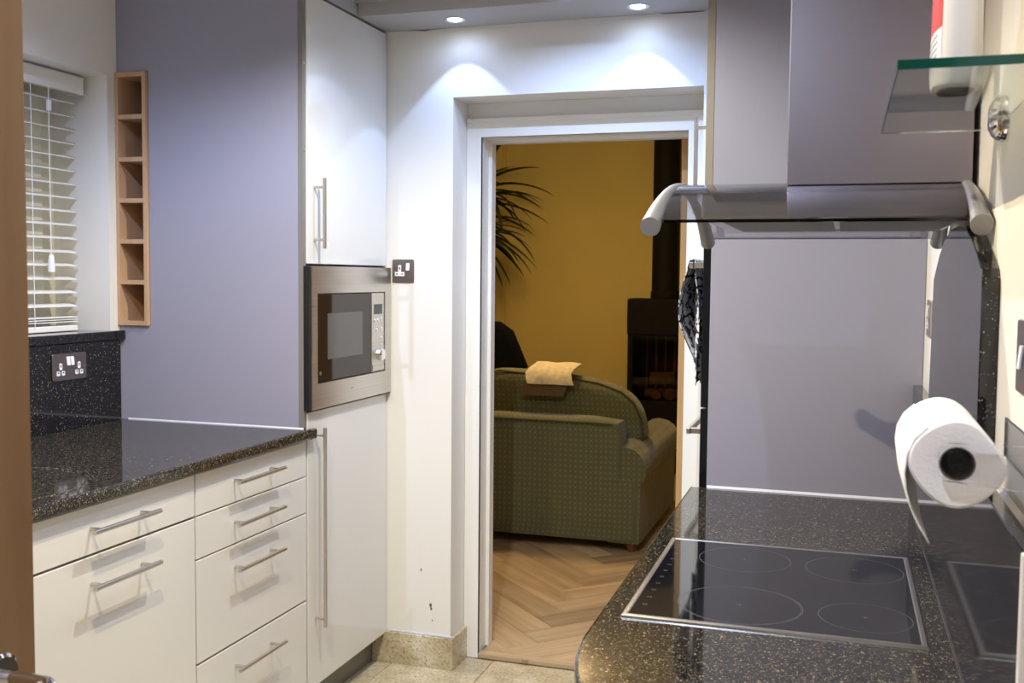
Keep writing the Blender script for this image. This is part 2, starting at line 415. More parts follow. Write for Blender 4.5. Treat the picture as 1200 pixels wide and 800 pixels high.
def rrect(w, h, r, n=5, cx=0, cy=0):
    pts = []
    for sx, sy, a0 in ((1, 1, 0), (-1, 1, PI/2), (-1, -1, PI), (1, -1, 3*PI/2)):
        for i in range(n+1):
            a = a0 + PI/2*i/n
            pts.append((cx + sx*(w/2-r) + r*math.cos(a), cy + sy*(h/2-r) + r*math.sin(a)))
    return pts
def text_part(body, size, m, parent, loc, rot, name='lettering', ext=0.0002):
    cu = bpy.data.curves.new(name, 'FONT'); cu.body = body; cu.size = size; cu.align_x = 'CENTER'; cu.align_y = 'CENTER'; cu.extrude = ext; cu.resolution_u = 2
    o = bpy.data.objects.new(name, cu)
    me = bpy.data.meshes.new_from_object(o); bpy.data.objects.remove(o)
    me.transform(Matrix.Translation(Vector(loc)) @ rot.to_4x4())
    me.transform(Matrix.Translation(-wloc(parent)))
    me.materials.clear(); me.materials.append(m)
    q = bpy.data.objects.new(name, me); COL.objects.link(q); q.parent = parent
    return q
def dup(o, parent=None):
    c = o.copy(); COL.objects.link(c)
    if parent is not None: c.parent = parent
    for ch in list(o.children): dup(ch, c)
    return c

# key planes
XL, XR = -2.312, 0.205          # left and right wall
YB, YB2, YB3 = 3.525, 3.683, 3.812
XF = -1.617                     # cabinet fronts on the left
YP = 2.906                      # side panels of both tall units
ZC = 2.45
ZL = 0.972; ZR = 0.876          # worktops

# ================================================================== STRUCTURE
# kitchen floor: bed and tiles
fl = struct(obj('floor', box(XL-0.2, XR+0.2, -1.6, 3.664, -0.06, -0.004), M['grout']))
TS = 0.36
tm = None
ix = 0
x = -2.31
protos = {}
while x < 0.2:
    y = -1.52 + (0 if ix % 2 else 0)
    while y < 3.66:
        x1 = min(x+TS-0.004, 0.2); y1 = min(y+TS-0.004, 3.662)
        if x1-x > 0.02 and y1-y > 0.02:
            w, d = round(x1-x, 4), round(y1-y, 4)
            key = (w, d)
            if key not in protos:
                o = obj('tile', box(0, w, 0, d, -0.012, 0, 0.0015, 1), M['tile'], fl, world=False); protos[key] = o.data
            else:
                o = bpy.data.objects.new('tile', protos[key]); COL.objects.link(o); o.parent = fl
            o.location = (x, y, random.uniform(-0.0004, 0.0004))
        y += TS
    x += TS; ix += 1

# living room floor in herringbone
fl2 = struct(obj('floor', box(-3.4, 0.9, 3.70, 8.1, -0.05, 0.006), M['grout']))
fl2.name = 'floor_beyond'
Wp, Lp = 0.14, 0.70
c45 = math.sqrt(0.5)
pm = obj('plank', box(-Lp/2+0.001, Lp/2-0.001, -Wp/2+0.001, Wp/2-0.001, 0, 0.014, 0.0012, 1), M['oak_floor'], fl2, world=False)
first = True
cnt = 0
for n in range(-30, 60):
    for m_ in range(-6, 7):
        for kind in (0, 1):
            if kind == 0: u0, v0 = n*Wp + m_*Lp + Lp/2, n*Wp - m_*Lp + Wp/2
            else: u0, v0 = n*Wp + m_*Lp + Wp/2, n*Wp - m_*Lp + Wp + Lp/2
            X = -1.108 + (u0-v0)*c45; Y = 3.70 + (u0+v0)*c45 - 0.05
            if -2.6 < X < -0.2 and 3.92 < Y < 7.3:
                o = pm if first else bpy.data.objects.new('plank', pm.data)
                if not first: COL.objects.link(o); o.parent = fl2
                first = False; cnt += 1
                o.location = (X, Y, 0.006 + random.uniform(0, 0.0006))
                o.rotation_euler = (0, 0, PI/4 if kind == 0 else 3*PI/4)
# the cut planks by the threshold: clipped copies of the same pattern
def clip_plank(X, Y, ang):
    b = box(-Lp/2+0.001, Lp/2-0.001, -Wp/2+0.001, Wp/2-0.001, 0, 0.014)
    mw = Matrix.Translation((X, Y, 0.006)) @ Matrix.Rotation(ang, 4, 'Z')
    bmesh.ops.transform(b, matrix=mw, verts=b.verts)
    for co, no in (((0, 3.70, 0), (0, -1, 0)), ((-1.29, 0, 0), (-1, 0, 0)), ((-0.535, 0, 0), (1, 0, 0))):
        if no[0] and Y > 3.99: continue
        g = bmesh.ops.bisect_plane(b, geom=list(b.verts)+list(b.edges)+list(b.faces), plane_co=co, plane_no=no, clear_outer=True)
        es = [e for e in b.edges if e.is_boundary]
        if es: bmesh.ops.holes_fill(b, edges=es)
    if len(b.faces) < 4: b.free(); return
    bmesh.ops.transform(b, matrix=mw.inverted(), verts=b.verts)
    o = obj('plank', b, M['oak_floor'], fl2, world=False)
    o.location = (X, Y, 0.006); o.rotation_euler = (0, 0, ang)
for n in range(-30, 60):
    for m_ in range(-6, 7):
        for kind in (0, 1):
            if kind == 0: u0, v0 = n*Wp + m_*Lp + Lp/2, n*Wp - m_*Lp + Wp/2
            else: u0, v0 = n*Wp + m_*Lp + Wp/2, n*Wp - m_*Lp + Wp + Lp/2
            X = -1.108 + (u0-v0)*c45; Y = 3.70 + (u0+v0)*c45 - 0.05
            if -1.8 < X < 0.0 and 3.40 < Y <= 3.92: clip_plank(X, Y, PI/4 if kind == 0 else 3*PI/4)
tr = obj('trim_threshold', box(-1.298, -0.532, 3.664, 3.70, 0, 0.021, 0.004), wood_mat('oak threshold', (0.40, 0.29, 0.16), (0.56, 0.42, 0.25), 'X', 0.45, 22))
struct(tr)

# left wall with window opening (Y 1.55..2.855, z 1.268..2.105)
WY0, WY1, WZ0, WZ1 = 1.45, 2.858, 1.250, 2.105
bm = box(XL-0.30, XL, -1.6, WY0, -0.05, ZC)
box(XL-0.30, XL, WY1, YB, -0.05, ZC, bm=bm)
box(XL-0.30, XL, WY0, WY1, -0.05, WZ0-0.02, bm=bm)
box(XL-0.30, XL, WY0, WY1, WZ1, ZC, bm=bm)
struct(obj('wall_left', bm, M['wall']))
struct(obj('wall_right', box(XR, XR+0.15, -1.6, YB, -0.05, ZC), M['cream_wall']))
# back wall: two layers around the doorway
bm = box(XL-0.30, -1.357, YB, YB2, -0.05, ZC)
box(-0.462, XR+0.15, YB, YB2, -0.05, ZC, bm=bm)
box(-1.357, -0.462, YB, YB2, 2.103, ZC, bm=bm)
box(XL-0.30, -1.325, YB2, YB3, -0.05, ZC, bm=bm)
box(-0.505, XR+0.15, YB2, YB3, -0.05, ZC, bm=bm)
box(-1.325, -0.505, YB2, YB3, 2.003, ZC, bm=bm)
wb = struct(obj('wall_back', bm, M['wall_back']))
# small scuffs chipped out of the paint low on the wall
for (sx, sz, w, h) in ((-1.475, 0.365, 0.004, 0.010), (-1.437, 0.235, 0.008, 0.014), (-1.434, 0.222, 0.007, 0.010), (-1.429, 0.178, 0.004, 0.006)):
    obj('paint_chip', prism([(sx+w*math.cos(a)*random.uniform(.5, .8), sz+h*math.sin(a)*random.uniform(.4, .7)) for a in [i*PI/3 for i in range(6)]], lambda a, b, d: (a, YB-d, b), 0.0, 0.0006), M['bronze'], wb)
cr = [(-1.555, 2.349), (-1.50, 2.3475), (-1.47, 2.344), (-1.44, 2.3472), (-1.36, 2.349)]
obj('crack', prism(cr, lambda a, b, d: (a, YB-d, b), 0.0, 0.0012), M['bronze'], wb)
cr2 = [(-0.62, 2.349), (-0.60, 2.3465), (-0.50, 2.3445), (-0.47, 2.346), (-0.46, 2.349)]
obj('crack', prism(cr2, lambda a, b, d: (a, YB-d, b), 0.0, 0.0012), M['bronze'], wb)
# front wall with the doorway the photograph is taken from
bm = box(XL-0.3, -0.955, 0.0, 0.13, -0.05, ZC)
box(-0.955, XR+0.15, 0.0, 0.13, 2.06, ZC, bm=bm)
struct(obj('wall_front', bm, M['wall']))
struct(obj('wall_hall', box(XL-0.3, XR+0.15, -1.7, -1.6, -0.05, ZC), M['wall']))
struct(obj('ceiling', box(XL-0.3, XR+0.15, -1.7, YB, ZC, ZC+0.08), M['ceiling']))

# soffit along the back wall with a stepped front
bm = box(XF+0.0005, -0.378, 3.315, YB, 2.349, ZC)
sof = struct(obj('trim_soffit', bm, M['soffit']))
obj('moulding', box(XF+0.0005, -0.378, 3.285, 3.315, 2.349, 2.392), M['soffit'], sof)
obj('moulding', box(XF+0.0005, -0.378, 3.262, 3.315, 2.392, 2.410), M['soffit'], sof)
obj('moulding', box(XF+0.0005, -0.378, 3.30, 3.315, 2.410, ZC), M['soffit'], sof)

# stone skirting
bm = box(XF-0.054, -1.357, YB-0.014, YB, 0, 0.120, 0.002)
sk = struct(obj('baseboard_back', bm, M['skirting']))
obj('return', box(-1.357, -1.343, YB-0.014, YB2-0.0160, 0, 0.120, 0.002), M['skirting'], sk)
struct(obj('baseboard_right', box(-0.462, -0.38, YB-0.014, YB, 0, 0.12, 0.002), M['skirting']))
obj('caulk', box(-1.60, -1.342, YB-0.006, YB, 0.120, 0.126, 0.002), M['sealant'], sk)

# door frame (casing and lining) between the rooms
d1 = struct(obj('door_1', box(-1.325, -1.299, 3.668, YB3+0.002, 0.0, 2.002), M['casing']))
obj('lining', box(-0.531, -0.505, 3.668, YB3+0.002, 0.0, 2.002), M['casing'], d1)
obj('lining', box(-1.299, -0.531, 3.668, YB3+0.002, 1.977, 2.002), M['casing'], d1)
obj('stop', box(-1.299, -1.286, 3.755, 3.80, 0.02, 1.965), M['casing'], d1)
obj('stop', box(-1.299, -0.531, 3.755, 3.80, 1.965, 1.977), M['casing'], d1)
def arch_board(x0, x1, z0, z1, horizontal=False):
    bm = box(x0, x1, YB2-0.018, YB2, z0, z1, 0.0012, 1)
    return bm
obj('casing_board', arch_board(-1.356, -1.299, 0, 1.977), M['casing'], d1)
obj('casing_board', arch_board(-0.531, -0.464, 0, 1.977), M['casing'], d1)
obj('casing_board', arch_board(-1.356, -0.464, 1.977, 2.046), M['casing'], d1)
obj('casing_bead', box(-1.356, -0.464, YB2-0.022, YB2-0.018, 2.030, 2.046, 0.0015), M['casing'], d1)
# living room side doors and shell
d2 = struct(obj('door_2', box(-0.578, -0.540, YB3+0.022, YB3+0.76, 0.028, 1.970, 0.002), M['oak_trim']))
obj('hinge', box(-0.541, -0.534, YB3+0.021, YB3+0.026, 1.70, 1.80), M['chrome'], d2)
YF = 7.95
struct(obj('wall_beyond_back', box(-3.4, 0.9, YF, YF+0.1, -0.05, 2.6), M['yellow_wall']))
struct(obj('wall_beyond_left', box(-3.4, -3.3, YB3, YF, -0.05, 2.6), M['yellow_wall']))
struct(obj('wall_beyond_right', box(0.8, 0.9, YB3, YF, -0.05, 2.6), M['yellow_wall']))
struct(obj('wall_beyond_front', box(-3.4, XL-0.3, YB3-0.15, YB3, -0.05, 2.6), M['yellow_wall']))
struct(obj('wall_beyond_head', box(-3.4, 0.9, YB2+0.02, YB3, ZC, 2.6), M['yellow_wall']))
struct(obj('ceiling_beyond', box(-3.4, 0.9, YB3-0.15, YF+0.1, 2.6, 2.7), M['ceiling']))
struct(obj('trim_beyond', box(-2.62, -2.60, YF-0.02, YF, 0.0, 2.6), M['yellow_wall']))

# ================================================================== WINDOW
wn = struct(obj('window_1', box(-2.60, -2.53, WY0, WY0+0.06, WZ0, WZ1, 0.003), M['upvc']))
obj('frame_side', box(-2.60, -2.53, WY1-0.07, WY1, WZ0, WZ1, 0.003), M['upvc'], wn)
obj('frame_head', box(-2.60, -2.53, WY0+0.06, WY1-0.07, WZ1-0.06, WZ1, 0.003), M['upvc'], wn)
obj('frame_bottom', box(-2.60, -2.53, WY0+0.06, WY1-0.07, WZ0, WZ0+0.06, 0.003), M['upvc'], wn)
obj('mullion', box(-2.60, -2.53, 2.40, 2.47, WZ0+0.06, WZ1-0.06, 0.003), M['upvc'], wn)
sash = obj('sash', box(-2.575, -2.515, 2.645, 2.788, WZ0+0.06, WZ1-0.06, 0.003), M['upvc'], wn)
obj('gasket', box(-2.514, -2.5125, 2.655, 2.667, WZ0+0.065, WZ1-0.065), M['gasket'], sash)
obj('sash', box(-2.575, -2.515, 2.47, 2.52, WZ0+0.06, WZ1-0.06, 0.003), M['upvc'], wn)
obj('pane', box(-2.567, -2.561, 2.52, 2.645, WZ0+0.06, WZ1-0.06), M['clear_glass'], wn)
obj('pane', box(-2.567, -2.561, WY0+0.06, 2.40, WZ0+0.06, WZ1-0.06), M['clear_glass'], wn)
struct(obj('wall_garden', box(-3.9, -3.8, 0.4, 3.82, 0.0, 3.2), M['fence']))

# ================================================================== VENETIAN BLIND
XBl = -2.42
bl = thing('venetian_blind', 'white slatted venetian blind with valance in the window recess', 'blind', (XBl, 2.2, WZ0))
BY0, BY1 = 1.50, 2.803
obj('valance', box(XBl+0.022, XBl+0.034, BY0, BY1+0.035, 2.040, 2.096, 0.002), M['blind'], bl)
obj('valance_return', box(XBl-0.03, XBl+0.022, BY1+0.025, BY1+0.035, 2.040, 2.096, 0.001), M['blind'], bl)
obj('headrail', box(XBl-0.03, XBl+0.018, BY0, BY1+0.02, 2.050, 2.103), M['blind'], bl)
def slat_bm():
    prof = [(-0.025+0.05*i/6, 0.0022*math.sin(PI*i/6)) for i in range(7)]
    pts = prof + [(a, b-0.0022) for a, b in prof[::-1]]
    return prism(pts, lambda a, b, d: (a, d, b), BY0, BY1)
zz = 2.012; sproto = None; k = 0
while zz > 1.315:
    if sproto is None:
        sproto = obj('slat', slat_bm(), M['blind'], bl, world=False); o = sproto
    else:
        o = bpy.data.objects.new('slat', sproto.data); COL.objects.link(o); o.parent = bl
    o.location = (0, -2.2, zz-WZ0); o.rotation_euler = (0, math.radians(9), 0)
    zz -= 0.0437; k += 1
for q in range(3):
    o = bpy.data.objects.new('slat', sproto.data); COL.objects.link(o); o.parent = bl; o.location = (0, -2.2, 1.313-0.007*q-WZ0+0.004)
obj('bottom_rail', box(XBl-0.026, XBl+0.026, BY0, BY1, 1.2715, 1.290, 0.003), M['blind'], bl)
for yy in (1.75, 2.28, 2.610):
    obj('ladder_cord', cyl((XBl+0.028, yy, 2.045), (XBl+0.028, yy, 1.285), 0.0011, n=6), M['white_plastic'], bl)
    obj('ladder_cord', cyl((XBl-0.028, yy, 2.045), (XBl-0.028, yy, 1.285), 0.0011, n=6), M['white_plastic'], bl)
obj('pull_cord', cyl((XBl+0.036, 2.676, 2.04), (XBl+0.036, 2.676, 1.515), 0.0013, n=6), M['white_plastic'], bl)
obj('cord_knot', box(XBl+0.031, XBl+0.042, 2.669, 2.684, 1.965, 2.000, 0.003), M['white_plastic'], bl)
obj('tassel', lathe([(0.0, 0), (0.011, 0.001), (0.0115, 0.012), (0.0085, 0.050), (0.004, 0.055), (0, 0.055)], (XBl+0.036, 2.676, 1.462), 14), M['white_plastic'], bl, True)

# ================================================================== GRANITE LEFT
gs = thing('granite_splashback', 'dark flecked granite splashback and window ledge behind the left worktop', 'splashback', (XL, 2.2, ZL))
obj('upstand', box(XL+0.001, XL+0.021, 0.9, 2.882, ZL, 1.240, 0.0015), M['granite_dark'], gs)
obj('ledge', box(-2.515, XL+0.026, WY0+0.002, WY1-0.002, 1.241, 1.2705, 0.004), M['granite_dark'], gs)
obj('ledge_lip', box(XL+0.001, XL+0.026, WY1-0.002, 2.903, 1.241, 1.2705, 0.004), M['granite_dark'], gs)
def wedge_lip():
    return box(XL+0.001, XL+0.026, 0.9, WY0+0.002, 1.241, 1.2705, 0.004)
obj('ledge_lip', wedge_lip(), M['granite_dark'], gs)
wt = thing('granite_worktop', 'dark flecked granite worktop on the left cabinets with curved drainer groove', 'worktop', (-1.95, 2.0, ZL-0.034))
# slab with a shallow round recess
def worktop_bm():
    b = bmesh.new()
    cx, cy, r = -1.86, 1.868, 0.232
    n = 48
    x0, x1, y0, y1 = XL+0.001, -1.592, 0.9, 2.904
    zt, zb = ZL, ZL-0.034
    # top face as ring quads between circle and rectangle
    circ = [b.verts.new((cx+r*math.cos(2*PI*i/n), cy+r*math.sin(2*PI*i/n), zt)) for i in range(n)]
    rad = 0.034
    rc = 0.008
    outl = []
    for i in range(n):
        a = 2*PI*i/n; dx, dy = math.cos(a), math.sin(a)
        t = min([(x1-rc-cx)/dx if dx > 1e-6 else 1e9, (x0-cx)/dx if dx < -1e-6 else 1e9, (y1-cy)/dy if dy > 1e-6 else 1e9, (y0-cy)/dy if dy < -1e-6 else 1e9])
        outl.append((cx+t*dx, cy+t*dy))
    cs = [(x1-rc, y1), (x0, y1), (x0, y0), (x1-rc, y0)]
    import bisect
    full = [(math.atan2(p[1]-cy, p[0]-cx) % (2*PI), p) for p in outl]
    ov = {}
    for i in range(n):
        ov[i] = b.verts.new((*outl[i], zt))
    for i in range(n):
        j = (i+1) % n
        a0 = 2*PI*i/n; a1 = a0+2*PI/n
        extra = [c for c in cs if a0+1e-6 < (math.atan2(c[1]-cy, c[0]-cx) % (2*PI)) < a1-1e-6]
        vs = [circ[i], ov[i]] + [b.verts.new((*c, zt)) for c in extra] + [ov[j], circ[j]]
        b.faces.new(vs)
    # recess
    prof = [(r-0.0015, -0.0004), (r-0.006, -0.0045), (r-0.008, -0.0050), (r-0.013, -0.0050), (r-0.015, -0.0045), (r-0.0195, -0.0010), (r-0.022, -0.0006), (r-0.05, -0.0006)]
    prev = circ
    for rr, dz in prof:
        ring = [b.verts.new((cx+rr*math.cos(2*PI*i/n), cy+rr*math.sin(2*PI*i/n), zt+dz)) for i in range(n)]
        for i in range(n):
            j = (i+1) % n; b.faces.new((prev[i], prev[j], ring[j], ring[i]))
        prev = ring
    b.faces.new(prev)
    return b
wm = worktop_bm()
# body of the slab: profile with a softly rounded nose, swept along Y
nose = [(XL+0.001, ZL-0.0001), (-1.600, ZL-0.0001)]
nose = [(XL+0.001, ZL-0.016), (XL+0.001, ZL-0.034), (-1.602, ZL-0.034), (-1.596, ZL-0.031), (-1.592, ZL-0.025), (-1.592, ZL-0.008), (-1.5945, ZL-0.0025), (-1.600, ZL), (-1.602, ZL-0.016)]
prism(nose, lambda a, b, d: (a, d, b), 0.9, 2.904, bm=wm)
bmesh.ops.recalc_face_normals(wm, faces=wm.faces)
obj('slab', wm, M['granite'], wt)
obj('slab_end', box(-1.6165, -1.592, 2.904, 2.948, ZL-0.034, ZL, 0.008, 3), M['granite'], wt)
sl = obj('sealant_bead', prism([(0, 0), (0.004, 0), (0, 0.004)], lambda a, b, d: (d, 2.906-0.0005-a, ZL+b), XL+0.03, -1.62), M['sealant'], wt)

# ================================================================== BASE CABINETS LEFT
def bar_handle(parent, p0, p1, out, r=0.006, inset=0.055, post=0.0045, name='handle'):
    """bar between p0 and p1; posts run along -out back to the front"""
    p0 = Vector(p0); p1 = Vector(p1); out = Vector(out); d = (p1-p0).normalized()
    b = cyl(p0, p1, r, n=14)
    for q in (p0+d*inset, p1-d*inset): cyl(q-out, q, post, n=10, bm=b)
    return obj(name, b, M['nickel'], parent, True)
def base_unit(label, y0, y1, drawers, hy0, hy1, names):
    t = thing('base_cabinet', label, 'cabinet', (XL+0.3, (y0+y1)/2, 0), 'cream gloss base cabinets under the left worktop')
    obj('carcass', box(XL+0.10, XF-0.0195, y0+0.001, min(y1-0.001, 2.904), 0.125, ZL-0.0345), M['carcass'], t)
    obj('plinth', box(XL+0.12, XF-0.06, y0+0.001, min(y1-0.001, 2.904), 0.0, 0.124), M['plinth'], t)
    for (z0, z1), hz, nm in zip(drawers, hzs[label], names):
        d = obj(nm, box(XF-0.019, XF, y0+0.0022, y1-0.0022, z0, z1, 0.0012, 1), M['gloss'], t)
        bar_handle(d, (XF+0.035, hy0, hz), (XF+0.035, hy1, hz), (0.035, 0, 0), inset=0.03)
    return t
hzs = {}
LA = 'white gloss cabinet of four drawers beside the tall microwave unit'
LB = 'wider white gloss cabinet with one shallow drawer above one deep front'
LC = 'white gloss cabinet behind the edge of the oak door, nearest the camera'
hzs[LA] = [0.883, 0.764, 0.636, 0.350]
hzs[LB] = [0.880, 0.752]; hzs[LC] = [0.880, 0.752]
base_unit(LA, 2.322, 2.916, [(0.8205, 0.932), (0.7030, 0.8165), (0.4195, 0.699), (0.130, 0.4135)], 2.476, 2.725, ['drawer']*4)
base_unit(LB, 1.708, 2.320, [(0.8215, 0.932), (0.130, 0.8155)], 1.892, 2.129, ['drawer', 'drawer'])
base_unit(LC, 1.10, 1.706, [(0.8215, 0.932), (0.130, 0.8155)], 1.28, 1.52, ['drawer', 'drawer'])

# ================================================================== TALL UNIT LEFT
tu = thing('tall_cabinet', 'tall silver grey cabinet with white gloss doors around the built-in microwave', 'cabinet', (-1.95, 3.2, 0))
# the side panel stands in pieces around the wine rack cut-out
WX0, WX1, WZa, WZb = -2.334, -2.197, 1.292, 2.115
WX0 = XL+0.0
obj('side_panel', prism([(XL+0.0005, 0), (XF-0.021, 0), (XF-0.021, ZC-0.0005), (XL+0.0005, ZC-0.0005), (XL+0.0005, 2.121), (-2.1895, 2.121), (-2.1895, 1.2865), (XL+0.0005, 1.2865)], lambda a, b, d: (a, d, b), YP, YP+0.018), M['laminate'], tu)
obj('panel_edge', box(XF-0.0205, XF-0.004, YP+0.0005, YP+0.017, 0.975, ZC-0.001), M['carcass'], tu)
bm = box(XL+0.0005, XF-0.0215, 3.503, 3.523, 0.122, 2.345)
obj('far_side', bm, M['carcass'], tu)
obj('top_board', box(XL+0.0005, XF-0.0215, 3.10, 3.502, 2.327, 2.345), M['carcass'], tu)
obj('shelf_board', box(-2.185, XF-0.0215, YP+0.019, 3.502, 1.494, 1.510), M['carcass'], tu)
obj('shelf_board', box(-2.185, XF-0.0215, YP+0.019, 3.502, 1.008, 1.024), M['carcass'], tu)
obj('plinth', box(XL+0.02, XF-0.055, YP+0.018, 3.508, 0, 0.112), M['plinth'], tu)
ud = obj('door', box(XF-0.019, XF, YP+0.020, YB-0.004, 1.4965, 2.341, 0.0012, 1), M['gloss'], tu)
bar_handle(ud, (XF+0.037, 2.972, 1.545), (XF+0.037, 2.972, 1.768), (0.037, 0, 0), 0.0062, 0.028)
ld = obj('door', box(XF-0.019, XF, YP+0.020, YB-0.004, 0.113, 1.021, 0.0012, 1), M['gloss'], tu)
bar_handle(ld, (XF+0.037, 2.972, 0.315), (XF+0.037, 2.972, 0.969), (0.037, 0, 0), 0.0062, 0.025)
obj('bulkhead', box(XL+0.001, XF-0.002, YP+0.019, YB-0.001, 2.350, ZC-0.001), M['soffit'], tu)
# cam pins on the front edge
for zz in (1.85, 2.12):
    obj('cam_pin', lathe([(0.0035, 0), (0.0035, 0.001), (0, 0.0015)], (XF-0.0042, YP+0.009, zz), 10, 'X'), M['chrome'], tu, True)

# wine rack
wr = thing('wine_rack', 'narrow beech wine rack of six cubbies set into the grey side panel', 'wine rack', (-2.25, YP, 1.288))
RX0, RX1 = -2.3115, -2.192
y0r, y1r = YP-0.012, YP+0.26
obj('side', box(XL-0.034+0.0355, RX0+0.013, y0r, y1r, 1.288, 2.120), M['beech'], wr)
obj('side', box(RX1-0.013, RX1, y0r, y1r, 1.288, 2.120), M['beech'], wr)
obj('back', box(RX0+0.013, RX1-0.013, y1r-0.008, y1r, 1.288, 2.120), M['beech'], wr)
zs = [1.288, 1.424, 1.559, 1.694, 1.829, 1.968, 2.1055]
for i, z in enumerate(zs):
    obj('shelf', box(RX0+0.013, RX1-0.013, y0r+0.0015, y1r-0.008, z, z+0.0145), M['beech'], wr)

# ================================================================== MICROWAVE
XM = -1.598
mwv = thing('microwave', 'stainless steel built-in microwave with dark glass door and control column', 'microwave', (-1.80, 3.21, 1.029))
MY0, MY1, MZ0, MZ1 = 2.921, 3.519, 1.0300, 1.4895
bm = box(-2.10, XM-0.022, MY0+0.03, MY1-0.03, MZ0+0.02, MZ1-0.02)
obj('body', bm, M['black_plastic'], mwv)
def ring_frame(x0, x1, ya, yb, za, zb, yc, yd, zc, zd):
    b = bmesh.new()
    def P(x, y, z): return b.verts.new((x, y, z))
    o0 = [P(x1, ya, za), P(x1, yb, za), P(x1, yb, zb), P(x1, ya, zb)]
    i0 = [P(x1, yc, zc), P(x1, yd, zc), P(x1, yd, zd), P(x1, yc, zd)]
    o1 = [P(x0, ya, za), P(x0, yb, za), P(x0, yb, zb), P(x0, ya, zb)]
    i1 = [P(x0, yc, zc), P(x0, yd, zc), P(x0, yd, zd), P(x0, yc, zd)]
    for i in range(4):
        j = (i+1) % 4
        b.faces.new((o0[i], o0[j], i0[j], i0[i])); b.faces.new((o1[i], i1[i], i1[j], o1[j]))
        b.faces.new((o0[i], o1[i], o1[j], o0[j])); b.faces.new((i0[i], i0[j], i1[j], i1[i]))
    return b
DY0, DY1, DZ0, DZ1 = 2.972, 3.485, 1.112, 1.402
DY0 = 2.958; DY1 = 3.470
fr = obj('trim_frame', ring_frame(XM-0.020, XM, MY0, MY1, MZ0, MZ1, DY0, DY1, DZ0, DZ1), M['steel'], mwv)
obj('shadow_gap', box(XM-0.022, XM-0.010, DY0+0.0005, DY1-0.0005, DZ0+0.0005, DZ1-0.0005), M['black_plastic'], mwv)
dr = obj('door', box(XM-0.0095, XM-0.002, DY0+0.003, 3.361, DZ0+0.003, DZ1-0.003, 0.0015, 1), M['mw_glass'], mwv)
obj('window', box(XM-0.002, XM-0.0014, 3.028, 3.286, 1.186, 1.336), M['mw_mesh'], dr)
obj('badge', box(XM-0.002, XM-0.0014, 2.972, 2.986, 1.138, 1.150), M['bronze'], dr)
cp = obj('control_panel', box(XM-0.0095, XM-0.003, 3.363, DY1-0.003, DZ0+0.003, DZ1-0.003, 0.0015, 1), M['steel'], mwv)
obj('display', box(XM-0.003, XM-0.002, 3.382, 3.448, 1.322, 1.358), M['lcd'], cp)
for (by, bz) in ((3.390, 1.297), (3.416, 1.300), (3.443, 1.303), (3.403, 1.266), (3.443, 1.268), (3.443, 1.236), (3.443, 1.208)):
    obj('button', lathe([(0.0075, 0), (0.0075, 0.002), (0.005, 0.0035), (0, 0.0038)], (XM-0.0032, by, bz), 14, 'X'), M['chrome'], cp, True)
obj('dial', lathe([(0.022, 0), (0.022, 0.016), (0.019, 0.020), (0, 0.020)], (XM-0.0032, 3.420, 1.176), 26, 'X'), M['chrome'], cp, True)
obj('open_button', box(XM-0.0035, XM-0.001, 3.368, 3.463, DZ0+0.006, 1.142, 0.001, 1), M['steel'], cp)
text_part('c···', 0.014, M['dark_ink'], fr, (XM+0.0003, 3.205, 1.076), Matrix(((0, 0, 1), (1, 0, 0), (0, 1, 0))), 'maker_mark')
obj('side_gap', box(XF-0.0035, XM-0.004, 2.9075, 2.9205, MZ0+0.001, MZ1-0.001), M['black_plastic'], mwv)
obj('vent_slot', box(XM-0.018, XM-0.001, 3.44, 3.515, 1.0250, 1.0297), M['black_plastic'], mwv)

# ================================================================== SOCKETS
def plate_map(side, y, z, x=None):
    # returns fn(a, b, d): a along wall to the viewer's right, b up, d out from the wall
    if side == 'L': return lambda a, b, d: (x+d, y+a, z+b)
    if side == 'B': return lambda a, b, d: (x+a, y-d, z+b)
    if side == 'R': return lambda a, b, d: (x-d, y-a, z+b)
def socket(label, fn, loc, w, h, outlets, switches, pm='bronze', group=None, double=False, outlet_style=0):
    t = thing('wall_socket', label, 'socket', loc, group)
    pl = obj('plate', prism(rrect(w, h, 0.006), fn, 0.0003, 0.005, bev=0.0012, seg=1), M[pm], t)
    for (ax, az) in outlets:
        ow = obj('outlet', prism([(ax-0.006, az+0.026), (ax-0.006, az+0.001), (ax-0.019, az+0.001), (ax-0.019, az-0.014), (ax+0.019, az-0.014), (ax+0.019, az+0.001), (ax+0.006, az+0.001), (ax+0.006, az+0.026)], fn, 0.005, 0.0057) if outlet_style == 0 else
                 prism(rrect(0.012, 0.021, 0.004, cx=ax, cy=az+0.012), fn, 0.005, 0.0057), M['white_plastic'], pl)
        if outlet_style:
            for s in (-1, 1): obj('outlet', prism(rrect(0.014, 0.014, 0.003, cx=ax+s*0.0105, cy=az-0.009), fn, 0.005, 0.0057), M['white_plastic'], pl)
        bm = None
        bm = prism(rrect(0.004, 0.008, 0.0008, 2, ax, az+0.014), fn, 0.0057, 0.0059)
        for s in (-1, 1): prism(rrect(0.0065, 0.004, 0.0008, 2, ax+s*0.0105, az-0.007), fn, 0.0057, 0.0059, bm=bm)
        obj('pin_holes', bm, M['black_plastic'], pl)
    for k, (ax, az) in enumerate(switches):
        obj('rocker', prism(rrect(0.0135, 0.027, 0.001, 2, ax, az), lambda a, b, d, az=az: fn(a, b, d + (0.0025 if b < az else 0)), 0.005, 0.0072), M['white_plastic'], pl)
    for s in (-1, 1):
        obj('screw', prism([(s*(w/2-0.011)+0.0022*math.cos(i*PI/4), -0.002+0.0022*math.sin(i*PI/4)) for i in range(8)], fn, 0.005, 0.0056), M['chrome'], pl)
    return t
